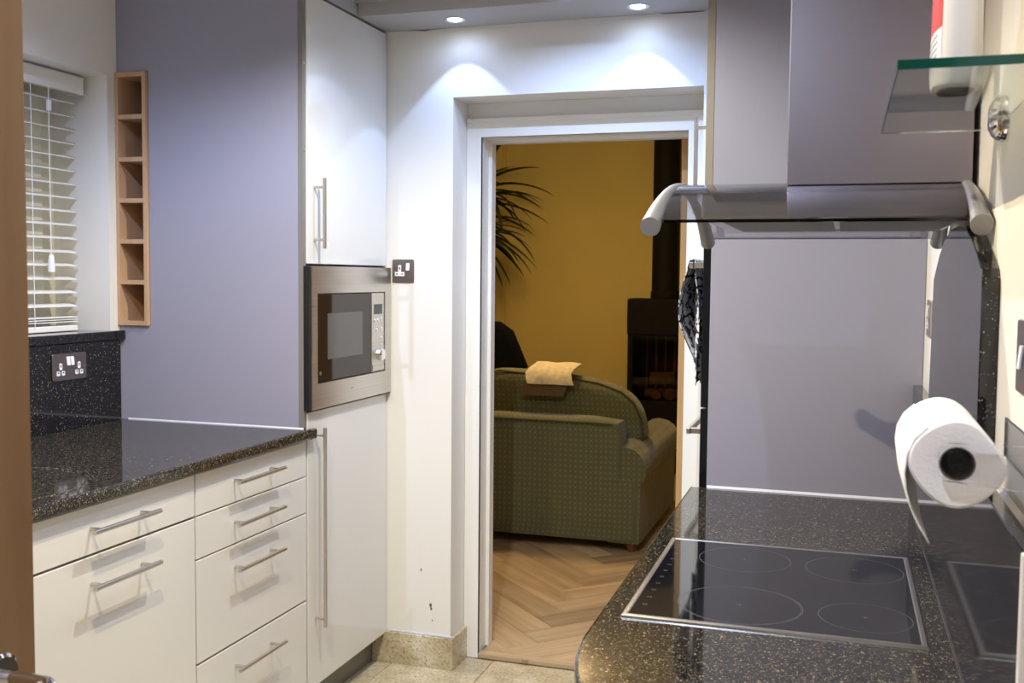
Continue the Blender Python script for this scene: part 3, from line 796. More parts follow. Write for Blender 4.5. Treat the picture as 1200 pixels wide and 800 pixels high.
socket('pewter double socket with white switches on the left granite splashback', plate_map('L', 2.637, 1.170, XL+0.021), (XL+0.021, 2.637, 1.128), 0.148, 0.084, [(-0.040, -0.010), (0.040, -0.010)], [(-0.0085, 0.018), (0.0085, 0.018)], outlet_style=1)
socket('pewter single socket on the white wall between microwave and doorway', plate_map('B', YB, 1.478, -1.550), (-1.55, YB, 1.436), 0.086, 0.086, [(-0.013, -0.004)], [(0.020, 0.016)])
socket('chrome edged socket on the cream wall beyond the arched splashback', plate_map('R', 2.735, 1.368, XR), (XR, 2.735, 1.325), 0.110, 0.090, [(-0.02, -0.012)], [(0.0, 0.018)], 'nickel')

# ================================================================== SOFFIT DOWNLIGHTS
def downlight(x, y, z, label, led, group, power, col, size, blend, glow=0):
    t = thing('downlight', label, 'downlight', (x, y, z-0.006), group)
    # a raised rim and a shallow bowl, the lens just inside
    obj('rim', lathe([(0.026, 0.0), (0.034, -0.0035), (0.038, -0.002), (0.038, 0.0), (0.026, 0.0)], (x, y, z), 32), M['chrome'], t, True)
    obj('lens', lathe([(0.0245, 0.0), (0.0245, -0.0012), (0, -0.0012)], (x, y, z), 24), led, t)
    l = bpy.data.lights.new('beam', 'SPOT'); l.energy = power; l.color = col; l.spot_size = math.radians(size); l.spot_blend = blend; l.shadow_soft_size = 0.011
    o = bpy.data.objects.new('beam', l); COL.objects.link(o); o.parent = t; o.location = (0, 0, 0.0)
    if glow:
        l = bpy.data.lights.new('glow', 'SPOT'); l.energy = glow; l.color = col; l.spot_size = math.radians(165); l.spot_blend = 0.6; l.shadow_soft_size = 0.022
        o = bpy.data.objects.new('glow', l); COL.objects.link(o); o.parent = t
    return t
for x, lb in zip(SOFFIT_X, ('lit recessed downlight in the soffit left above the doorway', 'lit recessed downlight in the soffit right above the doorway')):
    downlight(x, 3.413, 2.349, lb, M['led'], 'downlights in the soffit', SOFFIT_W, COOL, 84, 0.12, SOFFIT_W*0.14)
for (x, y, w, c), pl in zip(CEILING_SPOTS, ('above the drawer cabinet end of the aisle', 'nearest the soffit and doorway', 'above the near end of the aisle', 'added as cool fill above the left worktop', 'nearest the camera')):
    downlight(x, y, ZC, 'recessed ceiling downlight ' + pl, M['led_warm'], 'ceiling downlights out of view', w, c, 150, 0.5)

# ================================================================== RIGHT COUNTER
XC = -0.391
gc = thing('granite_counter', 'speckled dark granite counter with rounded near corner holding the hob', 'worktop', (-0.1, 2.0, ZR-0.034))
HX0, HX1, HY0, HY1 = -0.352, 0.146, 1.729, 2.292      # hob outline
def counter_outline():
    pts = [(XR-0.001, YP-0.001), (XC-0.006, YP-0.001)]
    r = 0.62; yc = 1.64
    for i in range(0, 13):
        a = math.radians(i*3.2)
        pts.append((XC + r*(1-math.cos(a)), yc - r*math.sin(a)))
    xl, yl = pts[-1]
    for i in range(1, 6):
        a = i/5
        pts.append((xl+0.12*a+0.03*a*a, yl-(yl-1.112)*a*(2-a)))
    pts.append((XR-0.001, pts[-1][1]))
    return pts
def slab_with_hole(outline, hole, z0, z1, bev):
    # outer ring + inner hole bridged using triangle fill
    b = bmesh.new()
    ov = [b.verts.new((x, y, z1)) for x, y in outline]; oe = [b.edges.new((ov[i], ov[(i+1) % len(ov)])) for i in range(len(ov))]
    hv = [b.verts.new((x, y, z1)) for x, y in hole]; he = [b.edges.new((hv[i], hv[(i+1) % len(hv)])) for i in range(len(hv))]
    bmesh.ops.triangle_fill(b, use_beauty=True, edges=oe+he)
    r = bmesh.ops.extrude_face_region(b, geom=list(b.faces))
    vs = [g for g in r['geom'] if isinstance(g, bmesh.types.BMVert)]
    bmesh.ops.translate(b, verts=vs, vec=(0, 0, z0-z1))
    bmesh.ops.recalc_face_normals(b, faces=b.faces)
    if bev:
        es = [e for e in b.edges if len(e.link_faces) == 2 and all(abs(v.co.z-z1) < 1e-6 for v in e.verts) and any(abs(f.normal.z) < 0.1 for f in e.link_faces) and all(not (HX0 < v.co.x < HX1 and HY0 < v.co.y < HY1) for v in e.verts)]
        bmesh.ops.bevel(b, geom=es, offset=bev, segments=3, affect='EDGES', profile=0.5)
    return b
hole = [(HX0+0.012, HY0+0.012), (HX1-0.012, HY0+0.012), (HX1-0.012, HY1-0.012), (HX0+0.012, HY1-0.012)]
obj('slab', slab_with_hole(counter_outline(), hole, ZR-0.034, ZR, 0.006), M['granite'], gc)
obj('sealant_bead', prism([(0, 0), (0.006, 0), (0, 0.006)], lambda a, b, d: (d, YP-0.0005-a, ZR+b), -0.350, 0.178), M['sealant'], gc)
obj('seam', box(0.1792, 0.1806, 1.14, YP-0.01, ZR, ZR+0.0005), M['nickel'], gc)

# cabinets under the right counter
rc = thing('base_cabinet', 'grey base cabinet run below the hob counter', 'cabinet', (-0.08, 2.2, 0))
obj('carcass', box(-0.345, XR-0.002, 1.62, YP-0.002, 0.12, 0.83), M['carcass'], rc)
obj('plinth', box(-0.29, XR-0.002, 1.64, YP-0.002, 0, 0.12), M['plinth'], rc)
for k in range(2):
    ya = 1.62+0.643*k
    d = obj('door', box(-0.364, -0.346, ya+0.003, ya+0.640, 0.122, 0.838, 0.0012, 1), M['gloss'], rc)
    bar_handle(d, (-0.399, ya+0.2, 0.77), (-0.399, ya+0.44, 0.77), (-0.035, 0, 0))

# granite behind the hob
rs = thing('arched_splashback', 'polished dark granite arched splashback and low upstand behind the hob', 'splashback', (XR, 2.0, ZR))
arch = [(YP-0.001, ZR+0.0005), (YP-0.001, 1.186), (2.40, 1.186), (2.38, 1.300), (2.365, 1.463), (2.25, 1.510), (2.13, 1.541), (2.02, 1.553), (1.90, 1.554), (1.795, 1.547), (1.71, 1.527), (1.635, 1.503), (1.572, 1.478), (1.560, 1.466), (1.555, 1.452), (1.555, 1.186), (1.130, 1.186), (1.130, ZR+0.0005)]
obj('arch_panel', prism(arch, lambda a, b, d: (d, a, b), 0.181, XR-0.0005, bev=0.0015, seg=1), M['granite_dark'], rs)
obj('sealant_bead', prism([(0, 0), (0.006, 0), (0, 0.006)], lambda a, b, d: (XR-0.0005-a, d, 1.186+b), 1.130, 1.552), M['sealant'], rs)
obj('end_trim', box(0.176, XR-0.0005, 1.116, 1.1295, ZR+0.0005, 1.190, 0.002), M['cream_wall'], rs)

# ================================================================== HOB
hb = thing('induction_hob', 'black glass four ring hob with brushed steel rim set in the counter', 'hob', (-0.1, 2.0, ZR))
obj('body', box(HX0+0.014, HX1-0.014, HY0+0.014, HY1-0.014, ZR-0.033, ZR+0.0005), M['black_plastic'], hb)
def rim_bm():
    b = bmesh.new(); w = 0.0115
    def ring(i, z):
        return [b.verts.new(p) for p in ((HX0+i, HY0+i, z), (HX1-i, HY0+i, z), (HX1-i, HY1-i, z), (HX0+i, HY1-i, z))]
    R = [ring(0, ZR+0.0003), ring(0.001, ZR+0.0035), ring(0.0035, ZR+0.0052), ring(w-0.002, ZR+0.0052), ring(w, ZR+0.0040), ring(w, ZR+0.0003)]
    R2 = R + [R[0]]
    for k in range(len(R2)-1):
        for i in range(4):
            j = (i+1) % 4; b.faces.new((R2[k][i], R2[k][j], R2[k+1][j], R2[k+1][i]))
    return b
obj('rim', rim_bm(), M['steel'], hb)
gl = obj('glass_top', box(HX0+0.0115, HX1-0.0115, HY0+0.0115, HY1-0.0115, ZR+0.0006, ZR+0.0044, 0.0006, 1), M['black_glass'], hb)
def ann(cx, cy, r, w=0.0012):
    return lathe([(r, 0), (r, 0.00012), (r-w, 0.00012), (r-w, 0), (r, 0)], (cx, cy, ZR+0.0044), 64)
RINGS = [(-0.18, 2.161, 0.093), (0.035, 2.154, 0.094), (-0.161, 1.854, 0.109), (0.051, 1.852, 0.078)]
for cx, cy, r in RINGS:
    o = obj('ring_mark', ann(cx, cy, r), M['hob_mark'], gl)
    bm = box(cx-0.006, cx+0.006, cy-0.0008, cy+0.0008, ZR+0.0044, ZR+0.0046); box(cx-0.0008, cx+0.0008, cy-0.006, cy+0.006, ZR+0.0044, ZR+0.0046, bm=bm)
    obj('centre_mark', bm, M['hob_mark'], gl)
obj('ring_mark', ann(RINGS[2][0], RINGS[2][1], RINGS[2][2]-0.003, 0.0008), M['hob_mark'], gl)
# touch controls along the front edge
for i in range(9):
    yy = 1.80+0.045*i
    obj('touch_mark', lathe([(0.004, 0), (0.004, 0.00012), (0.003, 0.00012), (0.003, 0), (0.004, 0)], (-0.322, yy, ZR+0.0044), 16), M['hob_mark'], gl)

# ================================================================== COOKER HOOD
hd = thing('cooker_hood', 'brushed steel chimney hood with curved tinted glass canopy above the hob', 'cooker hood', (XR, 2.0, 1.5))
YC, HALF = 2.0, 0.352
def zc(y):  # arc height
    t = (y-YC)/HALF
    return 1.548 + 0.083*(1-abs(t)**2.0)
NS = 28
def sweep_glass(x0, x1, th, ya=YC-HALF, yb=YC+HALF):
    b = bmesh.new(); rows = []
    for i in range(NS+1):
        y = ya+(yb-ya)*i/NS; z = zc(y)
        rows.append([b.verts.new(p) for p in ((x0, y, z), (x1, y, z), (x1, y, z+th), (x0, y, z+th))])
    for i in range(NS):
        A, B = rows[i], rows[i+1]
        for k in range(4):
            j = (k+1) % 4; b.faces.new((A[k], A[j], B[j], B[k]))
    b.faces.new(rows[0][::-1]); b.faces.new(rows[-1])
    return b
obj('glass_canopy', sweep_glass(-0.290, 0.188, 0.005), M['smoke_glass'], hd, True)
for xa, nm in ((-0.2945, 'rail'), (0.1875, 'rail')):
    path = [(xa, YC-HALF+2*HALF*i/24, zc(YC-HALF+2*HALF*i/24)+0.000) for i in range(25)]
    e0 = Vector(path[0])+(Vector(path[0])-Vector(path[1]))*0.5; e1 = Vector(path[-1])+(Vector(path[-1])-Vector(path[-2]))*0.5
    obj(nm, tube([e0]+path+[e1], [0.0075+0.0088*abs((k-13)/13)**1.6 for k in range(27)], 20), M['alu'], hd, True)
obj('chimney', prism([(1.85, ZC-0.001), (2.15, ZC-0.001)] + [(2.15-0.3*k/10, zc(2.15-0.3*k/10)+0.0055) for k in range(11)], lambda a, b, d: (d, a, b), -0.0975, 0.195, bev=0.001, seg=1), M['steel_chim'], hd)
obj('chimney_joint', box(-0.0985, -0.0965, 1.849, 2.151, 1.66, ZC-0.001), M['steel'], hd)
# hood body under the chimney with controls, filters and lamps
hbm = obj('motor_body', box(-0.235, 0.185, 1.79, 2.21, 1.560, 1.604, 0.004), M['steel'], hd)
obj('motor_body_top', box(-0.12, 0.190, 1.88, 2.12, 1.604, 1.6205), M['steel'], hd)
for k in range(2):
    obj('grease_filter', box(-0.20+0.19*k, -0.02+0.19*k, 1.82, 2.18, 1.5565, 1.5602), M['carcass'], hbm)
obj('control_strip', box(-0.236, -0.2345, 1.88, 2.12, 1.572, 1.604), M['black_plastic'], hbm)
for k in range(5):
    obj('button', lathe([(0.007, 0), (0.007, 0.003), (0, 0.0035)], (-0.236, 1.90+0.05*k, 1.588), 14, '-X'), M['chrome'], hbm, True)
for yy in (1.805, 2.195):
    obj('hood_lamp', lathe([(0.026, 0), (0.026, -0.003), (0.02, -0.0035), (0, -0.0035)], (-0.02, yy, 1.5602), 20), M['white_plastic'], hbm, True)

# ================================================================== TOWER ON THE RIGHT
tw = thing('tall_cabinet', 'tall grey cabinet on the right of the doorway housing the black oven', 'cabinet', (-0.08, 3.2, 0))
XT = -0.352
obj('side_panel', box(XT, XR-0.001, YP, YP+0.018, 0.0, ZC-0.001, 0.001, 1), M['laminate'], tw)
obj('far_side', box(XT, XR-0.001, 3.490, 3.508, 0.0, ZC-0.001), M['carcass'], tw)
obj('shelf_board', box(XT, XR-0.001, YP+0.018, 3.49, 1.610, 1.628), M['carcass'], tw)
obj('shelf_board', box(XT, XR-0.001, YP+0.018, 3.49, 0.700, 0.718), M['carcass'], tw)
ud = obj('door', box(XT-0.021, XT-0.001, YP+0.003, 3.506, 1.615, ZC-0.004, 0.0012, 1), M['laminate'], tw)
obj('edge_band', box(XT-0.0215, XT-0.0005, YP-0.0005, YP+0.0028, 1.6145, ZC-0.0035), mat('tan door edge band', (0.27, 0.24, 0.20), 0.5), ud)
bar_handle(ud, (XT-0.056, 2.965, 1.66), (XT-0.056, 2.965, 1.912), (-0.035, 0, 0), inset=0.028)
ld = obj('door', box(XT-0.021, XT-0.001, YP+0.003, 3.506, 0.12, 0.705, 0.0012, 1), M['gloss'], tw)
bar_handle(ld, (XT-0.056, 3.08, 0.65), (XT-0.056, 3.33, 0.65), (-0.035, 0, 0))
obj('plinth', box(XT+0.05, XR-0.002, YP+0.018, 3.49, 0.0, 0.11), M['plinth'], tw)
ov = thing('double_oven', 'black built-in double oven seen edge-on in the right tall cabinet', 'oven', (-0.1, 3.2, 0.72))
obj('body', box(XT+0.004, 0.15, YP+0.03, 3.478, 0.720, 1.608), M['black_plastic'], ov)
for (za, zb, hz) in ((1.10, 1.606, 1.500), (0.722, 1.096, 1.030)):
    d = obj('door', box(XT-0.022, XT+0.003, YP+0.006, 3.500, za, zb, 0.002, 1), M['black_glass'], ov)
    b = box(XT-0.064, XT-0.052, 2.935, 3.475, hz-0.011, hz+0.007, 0.002, 1)
    for yy in (2.942, 3.45): box(XT-0.053, XT-0.0225, yy, yy+0.018, hz-0.010, hz+0.006, 0.001, 1, bm=b)
    obj('handle', b, M['nickel'], d)
obj('hinge_tab', box(XT-0.0235, XT-0.021, YP+0.008, YP+0.014, 1.535, 1.549), M['white_plastic'], ov)

# tea towel folded over the upper oven handle
def towel_bm():
    b = bmesh.new(); uvl = b.loops.layers.uv.new('uv')
    nu, nv = 46, 26
    Lf, Lb = 0.31, 0.375
    xb, zb_ = XT-0.058, 1.516
    grid = []
    for i in range(nu+1):
        s = -Lf + (Lf+Lb)*i/nu           # distance along the cloth from the bar
        row = []
        for j in range(nv+1):
            t = j/nv; y = 2.955 + 0.30*t
            if abs(s) < 0.022:
                a = s/0.022*PI/2; x = xb + 0.010*math.sin(a); z = zb_ - 0.010*(1-math.cos(a))
            else:
                d = abs(s)-0.022; k = min(1, d*9)
                if s < 0:
                    x = xb - 0.010 - 0.026*math.sin(min(1, d/0.27)*PI)*(0.7+0.3*math.sin(t*5+1)) - k*0.007*abs(math.sin(t*13+1.5*math.sin(d*9))) + 0.028*max(0, d-0.17)/0.15
                    z = zb_ - 0.010 - d*(1-0.16*math.sin(t*PI)**2*0.6)
                else:
                    x = xb + 0.006 + k*0.008*math.sin(t*15+d*12) + 0.012*d/0.3
                    z = zb_ - 0.010 - d*(1-0.05*math.sin(t*7))
                x = min(x, XT-0.027)
                y = y + 0.010*math.sin(d*14+t*2) + 0.30*d*(0.5-t)*0.8
            row.append(b.verts.new((x, y, z)))
        grid.append(row)
    for i in range(nu):
        for j in range(nv):
            f = b.faces.new((grid[i][j], grid[i+1][j], grid[i+1][j+1], grid[i][j+1]))
            for l, (a, c) in zip(f.loops, ((i, j), (i+1, j), (i+1, j+1), (i, j+1))): l[uvl].uv = (c/nv*0.55, a/nu)
    return b
tb = obj('tea_towel', towel_bm(), M['towel'], None, True)
sm = tb.modifiers.new('thick', 'SOLIDIFY'); sm.thickness = 0.0025
tag(tb, 'black and white patterned tea towel hanging over the oven handle', 'towel')

# ================================================================== KITCHEN ROLL AND HOLDER
RXc, RZc, RY0, RY1, RR = 0.122, 1.263, 1.200, 1.430, 0.0480
kr = thing('kitchen_roll', 'white kitchen roll with a loose sheet hanging on the clear wall holder', 'paper roll', (RXc, RY0, RZc-RR))
pr = []
rnd = random.Random(3)
def roll_bm():
    b = bmesh.new(); n = 56
    prof = [(0.0185, 0.0), (0.0185, 0.004), (0.0185, 0.226), (0.0185, 0.230)]
    rings = []
    def ring(r, y, k=0.0):
        vs = []
        for i in range(n):
            a = 2*PI*i/n
            q = r*(1 + k*(0.020*math.cos(2*a+0.6)+0.026*math.cos(4*a+0.3)+0.010*math.sin(3*a)))
            if k: q += -0.004*k*max(0, math.cos(a-0.55))**6*1.0
            vs.append(b.verts.new((RXc+q*math.cos(a), y, RZc+q*math.sin(a))))
        return vs
    for r, y, k in ((0.0185, RY1, 0), (0.0185, RY0+0.001, 0), (0.022, RY0, 0), (0.045, RY0, 1), (RR, RY0+0.003, 1), (RR, RY1-0.003, 0.5), (0.045, RY1, 0.5), (0.0185, RY1, 0)):
        rings.append(ring(r, y, k))
    for k in range(len(rings)-1):
        for i in range(n):
            j = (i+1) % n; b.faces.new((rings[k][i], rings[k][j], rings[k+1][j], rings[k+1][i]))
    bmesh.ops.remove_doubles(b, verts=b.verts, dist=1e-6)
    return b
obj('roll', roll_bm(), M['paper'], kr, True)
obj('core', lathe([(0.0185, 0), (0.0185, 0.228), (0.0172, 0.228), (0.0172, 0), (0.0185, 0)], (RXc, RY0+0.001, RZc), 32, 'Y'), M['card'], kr, True)
def sheet_bm():
    b = bmesh.new(); rows = []
    # leaves the roll tangentially on the left, drops and curls inwards
    path = [(RXc-0.031, RZc+0.0385), (RXc-0.044, RZc+0.025), (RXc-0.0515, RZc+0.007), (RXc-0.0535, RZc-0.014), (RXc-0.051, RZc-0.034), (RXc-0.045, RZc-0.055), (RXc-0.036, RZc-0.074), (RXc-0.026, RZc-0.090)]
    nv = 10
    for i, (x, z) in enumerate(path):
        row = []
        for j in range(nv+1):
            t = j/nv
            y = RY0 + 0.002 + (RY1-RY0-0.004)*t
            cut = max(0, i-3)*0.012
            row.append(b.verts.new((x - 0.004*math.sin(t*PI)*(i/6), y + (cut if j == 0 else 0)*0, z + 0.010*t*(i/6)**2*3)))
        rows.append(row)
    for i in range(len(rows)-1):
        for j in range(nv): b.faces.new((rows[i][j], rows[i+1][j], rows[i+1][j+1], rows[i][j+1]))
    return b
sh = obj('loose_sheet', sheet_bm(), M['paper'], kr, True)
sd = sh.modifiers.new('thick', 'SOLIDIFY'); sd.thickness = 0.0012
rh = thing('roll_holder', 'clear acrylic kitchen roll holder fixed to the cream wall', 'roll holder', (XR, 1.32, 1.2))
obj('wall_plate', box(XR-0.004, XR-0.0005, 1.18, 1.45, 1.238, 1.287, 0.001, 1), M['acrylic'], rh)
for ya, yb in ((RY0-0.013, RY0-0.006), (RY1+0.006, RY1+0.013)):
    arm = prism([(XR-0.004, 1.238), (XR-0.004, 1.287), (RXc-0.014, 1.287), (RXc-0.020, 1.281), (RXc-0.020, 1.252), (RXc-0.014, 1.246)], lambda a, b, d: (a, d, b), ya, yb)
    obj('arm', arm, M['acrylic'], rh)
obj('peg', lathe([(0.0, -0.002), (0.009, -0.002), (0.011, 0.0), (0.011, 0.006), (0.008, 0.012), (0.008, 0.030), (0, 0.030)], (RXc, RY0-0.0058, RZc+0.004), 24, 'Y'), M['acrylic'], rh, True)
obj('peg', lathe([(0.0, -0.002), (0.009, -0.002), (0.011, 0.0), (0.011, 0.006), (0.008, 0.012), (0.008, 0.030), (0, 0.030)], (RXc, RY1+0.0058, RZc+0.004), 24, '-Y'), M['acrylic'], rh, True)

# nearer switch plate on the cream wall
socket('pewter switch plate on the cream wall at the right edge of the picture', plate_map('R', 1.325, 1.372, XR), (XR, 1.325, 1.33), 0.086, 0.086, [], [(0.0, 0.0)])

# ================================================================== GLASS SHELF
SZ = 1.680; SX0, SY0, SY1 = 0.047, 1.168, 1.672
gsf = thing('glass_shelf', 'green edged glass shelf on a domed chrome support on the cream wall', 'shelf', (XR, 1.42, SZ))
obj('pane', box(SX0+0.0012, XR-0.001, SY0+0.0012, SY1-0.0005, SZ, SZ+0.010), M['green_glass'], gsf)
obj('polished_edge', box(SX0, XR-0.001, SY0, SY0+0.0011, SZ, SZ+0.010), M['shelf_edge'], gsf)
obj('polished_edge', box(SX0, SX0+0.0011, SY0+0.0012, SY1, SZ, SZ+0.010), M['shelf_edge'], gsf)
for yy in (1.55,):
    sp = obj('support', lathe([(0.026, 0), (0.026, 0.003), (0.024, 0.012), (0.018, 0.0195), (0.009, 0.024), (0, 0.025)], (XR, yy, SZ-0.006), 32, '-X'), M['chrome'], gsf, True)
bt = thing('detergent_bottle', 'white plastic bottle with red and white label standing on the glass shelf', 'bottle', (0.118, 1.33, SZ+0.010))
def oval(rx, ry, z, n=32):
    return [(0.118+rx*math.copysign(abs(math.cos(2*PI*i/n))**0.75, math.cos(2*PI*i/n)), 1.330+ry*math.copysign(abs(math.sin(2*PI*i/n))**0.75, math.sin(2*PI*i/n)), z) for i in range(n)]
def bottle_bm(levels):
    b = bmesh.new(); rings = [[b.verts.new(p) for p in oval(rx, ry, SZ+0.010+h)] for rx, ry, h in levels]
    n = len(rings[0])
    for k in range(len(rings)-1):
        for i in range(n):
            j = (i+1) % n; b.faces.new((rings[k][i], rings[k][j], rings[k+1][j], rings[k+1][i]))
    b.faces.new(rings[0][::-1]); b.faces.new(rings[-1])
    return b
bodyo = obj('body', bottle_bm([(0.020, 0.034, 0), (0.0265, 0.042, 0.003), (0.028, 0.045, 0.012), (0.0265, 0.044, 0.12), (0.025, 0.040, 0.165), (0.016, 0.022, 0.195), (0.012, 0.012, 0.205)]), M['bottle'], bt, True)
obj('cap', lathe([(0.015, 0), (0.015, 0.022), (0.008, 0.030), (0.006, 0.045), (0, 0.045)], (0.118, 1.33, SZ+0.2125), 24), M['red_label'], bt, True)
# label patches follow the left-front of the body
def patch(z0, z1, a0, a1, m, name, off=0.0004):
    b = bmesh.new(); n = 10
    def pt(a, z):
        t = (z-0.012)/0.108; rx = 0.028-0.0015*t+off; ry = 0.045-0.001*t+off
        ca, sa = math.cos(a), math.sin(a)
        return (0.118+rx*math.copysign(abs(ca)**0.75, ca), 1.330+ry*math.copysign(abs(sa)**0.75, sa), SZ+0.010+z)
    lo = [b.verts.new(pt(a0+(a1-a0)*i/n, z0 + 0.010*i/n)) for i in range(n+1)]; hi = [b.verts.new(pt(a0+(a1-a0)*i/n, z1 + 0.010*i/n)) for i in range(n+1)]
    for i in range(n): b.faces.new((lo[i], lo[i+1], hi[i+1], hi[i]))
    return obj(name, b, m, bodyo, True)
patch(0.050, 0.094, math.radians(165), math.radians(232), M['red_label'], 'red_label')
patch(0.014, 0.050, math.radians(165), math.radians(232), M['white_label'], 'white_label')
for k in range(4):
    patch(0.018+0.0075*k, 0.0205+0.0075*k, math.radians(172), math.radians(218), M['grey_ink'], 'print_line', 0.0008)

# ================================================================== OAK DOOR NEAR THE CAMERA
nd = thing('oak_door', 'open oak veneer door at the left edge of the picture, nearest the camera', 'door', (-0.93, 0.55, 0))
lf = obj('leaf', box(-0.955, -0.912, 0.150, 0.986, 0.006, 2.04, 0.0015, 1), M['oak_door'], nd)
def lever(side):
    x = -0.912 if side > 0 else -0.955
    s = side; yy = 0.928; zz = 0.998
    r = obj('rose', lathe([(0.026, 0), (0.026, 0.005), (0.022, 0.008), (0, 0.008)], (x, yy, zz), 28, 'X' if s > 0 else '-X'), M['chrome'], nd, True)
    pth = [(x+s*0.006, yy, zz), (x+s*0.055, yy, zz), (x+s*0.072, yy-0.003, zz), (x+s*0.082, yy-0.012, zz-0.001), (x+s*0.085, yy-0.035, zz-0.003), (x+s*0.085, yy-0.085, zz-0.004), (x+s*0.083, yy-0.115, zz-0.004)]
    obj('lever', tube(pth, [0.009, 0.008, 0.009, 0.010, 0.0095, 0.009, 0.007], 16), M['chrome'], r, True)
lever(1); lever(-1)
obj('latch_plate', box(-0.944, -0.923, 0.9855, 0.9868, 0.93, 1.06), M['chrome'], nd)
struct(obj('door_3', box(-0.9545, -0.925, 0.0, 0.149, 0, 2.06), M['casing']))

# ================================================================== LIVING ROOM
# sofa
sf = thing('sofa', 'green dotted fabric sofa seen from behind through the doorway', 'sofa', (-1.7, 5.7, 0.02))
def pillow(x0, x1, y0, y1, z0, z1, r, top=None, warp=0.0, seg=5):
    b = box(x0, x1, y0, y1, z0, z1)
    bmesh.ops.subdivide_edges(b, edges=list(b.edges), cuts=7, use_grid_fill=True)
    cx, cy, cz = (x0+x1)/2, (y0+y1)/2, (z0+z1)/2; hx, hy, hz = (x1-x0)/2, (y1-y0)/2, (z1-z0)/2
    for v in b.verts:
        d = [(v.co.x-cx), (v.co.y-cy), (v.co.z-cz)]; h = [hx, hy, hz]
        inner = [max(-h[i]+r, min(h[i]-r, d[i])) for i in range(3)]
        off = Vector([d[i]-inner[i] for i in range(3)])
        if off.length > 1e-6: off = off.normalized()*min(off.length, r)
        p = Vector(inner)+off
        u = 1 + warp*(1-abs(p.x/hx)**2)*(1)
        v.co = Vector((cx+p.x, cy+p.y*u, cz+p.z*(1+warp*0.5*(1-abs(p.x/hx)**2))))
    return b
YS = 5.25
obj('back', pillow(-2.45, -1.078, YS, YS+0.20, 0.075, 0.722, 0.055), M['sofa'], sf, True)
obj('base', pillow(-2.44, -1.0, YS+0.01, YS+0.90, 0.070, 0.42, 0.03), M['sofa'], sf, True)
# right arm: rounded top, running away from the camera, flaring
def arm_bm(x0, x1):
    b = bmesh.new(); pts = []
    w = x1-x0; r = w*0.56
    prof = [(x0+0.02, 0.07), (x1-0.035, 0.07), (x1-0.03, 0.42)]
    cx, czz = (x0+x1)/2, 0.475
    for i in range(13):
        a = -0.5 + (PI+1.0)*i/12
        prof.append((cx+r*0.88*math.cos(a), czz+r*math.sin(a)*1.0))
    prof.append((x0+0.02, 0.42))
    rows = []
    for k in range(9):
        y = YS+0.03+1.17*k/8; e = 1 - 0.05*(1 if k in (0, 8) else 0)
        zs_ = 0.0
        rows.append([b.verts.new((cx+(p[0]-cx)*e, y, 0.07+(p[1]-0.07)*e + (zs_ if p[1] > 0.45 else 0))) for p in prof])
    n = len(prof)
    for k in range(8):
        for i in range(n):
            j = (i+1) % n; b.faces.new((rows[k][i], rows[k][j], rows[k+1][j], rows[k+1][i]))
    b.faces.new(rows[0][::-1]); b.faces.new(rows[-1])
    return b
obj('arm', arm_bm(-1.175, -0.945), M['sofa'], sf, True)
obj('arm', arm_bm(-2.62, -2.40), M['sofa'], sf, True)
# back cushion, taller than the frame and rounded off to the right
def cushion_bm():
    outl = [(-1.88, 0.62), (-1.92, 0.80), (-1.925, 0.925), (-1.86, 0.955), (-1.45, 0.928), (-1.25, 0.900), (-1.12, 0.855), (-1.045, 0.795), (-1.00, 0.70), (-0.985, 0.60), (-1.02, 0.55), (-1.4, 0.53), (-1.86, 0.55)]
    b = bmesh.new()
    cx = sum(p[0] for p in outl)/len(outl); cz = sum(p[1] for p in outl)/len(outl)
    layers = [(0.0, 0.78), (0.03, 0.92), (0.075, 1.0), (0.13, 1.0), (0.175, 0.93), (0.205, 0.78)]
    rows = []
    for dy, s in layers:
        rows.append([b.verts.new((cx+(p[0]-cx)*(1-(1-s)*0.45), YS+0.185+dy+0.20*(p[1]-0.55)*0.6, cz+(p[1]-cz)*s)) for p in outl])
    n = len(outl)
    for k in range(len(rows)-1):
        for i in range(n):
            j = (i+1) % n; b.faces.new((rows[k][i], rows[k][j], rows[k+1][j], rows[k+1][i]))
    b.faces.new(rows[0][::-1]); b.faces.new(rows[-1])
    return b, [tuple(v.co) for v in rows[1]]
cb, cedge = cushion_bm()
cu = obj('back_cushion', cb, M['sofa'], sf, True)
ss = cu.modifiers.new('soft', 'SUBSURF'); ss.levels = 2; ss.render_levels = 2
cwl = [Vector(p) for p in cedge]
obj('piping', tube([(p.x*0.998-0.003, p.y-0.004, p.z-0.004) for p in cwl], 0.005, 8, closed=True), M['piping'], cu, True)
obj('piping', tube([(-2.40, YS-0.001, 0.700), (-1.6, YS-0.003, 0.702), (-1.13, YS-0.001, 0.700)], 0.004, 8), M['piping'], sf, True)
cu2 = obj('back_cushion', pillow(-2.38, -1.97, YS+0.20, YS+0.40, 0.43, 0.90, 0.08), M['sofa'], sf, True)
obj('seat_cushion', pillow(-2.38, -1.18, YS+0.36, YS+0.94, 0.42, 0.55, 0.05), M['sofa'], sf, True)
for (fx, fy) in ((-1.03, YS+0.08), (-1.03, YS+0.84), (-2.4, YS+0.08), (-2.4, YS+0.84)):
    obj('foot', lathe([(0.018, 0), (0.024, 0.01), (0.032, 0.035), (0.032, 0.058), (0, 0.058)], (fx, fy, 0.021), 18), mat('turned wood foot', (0.16, 0.06, 0.025), 0.35), sf, True)

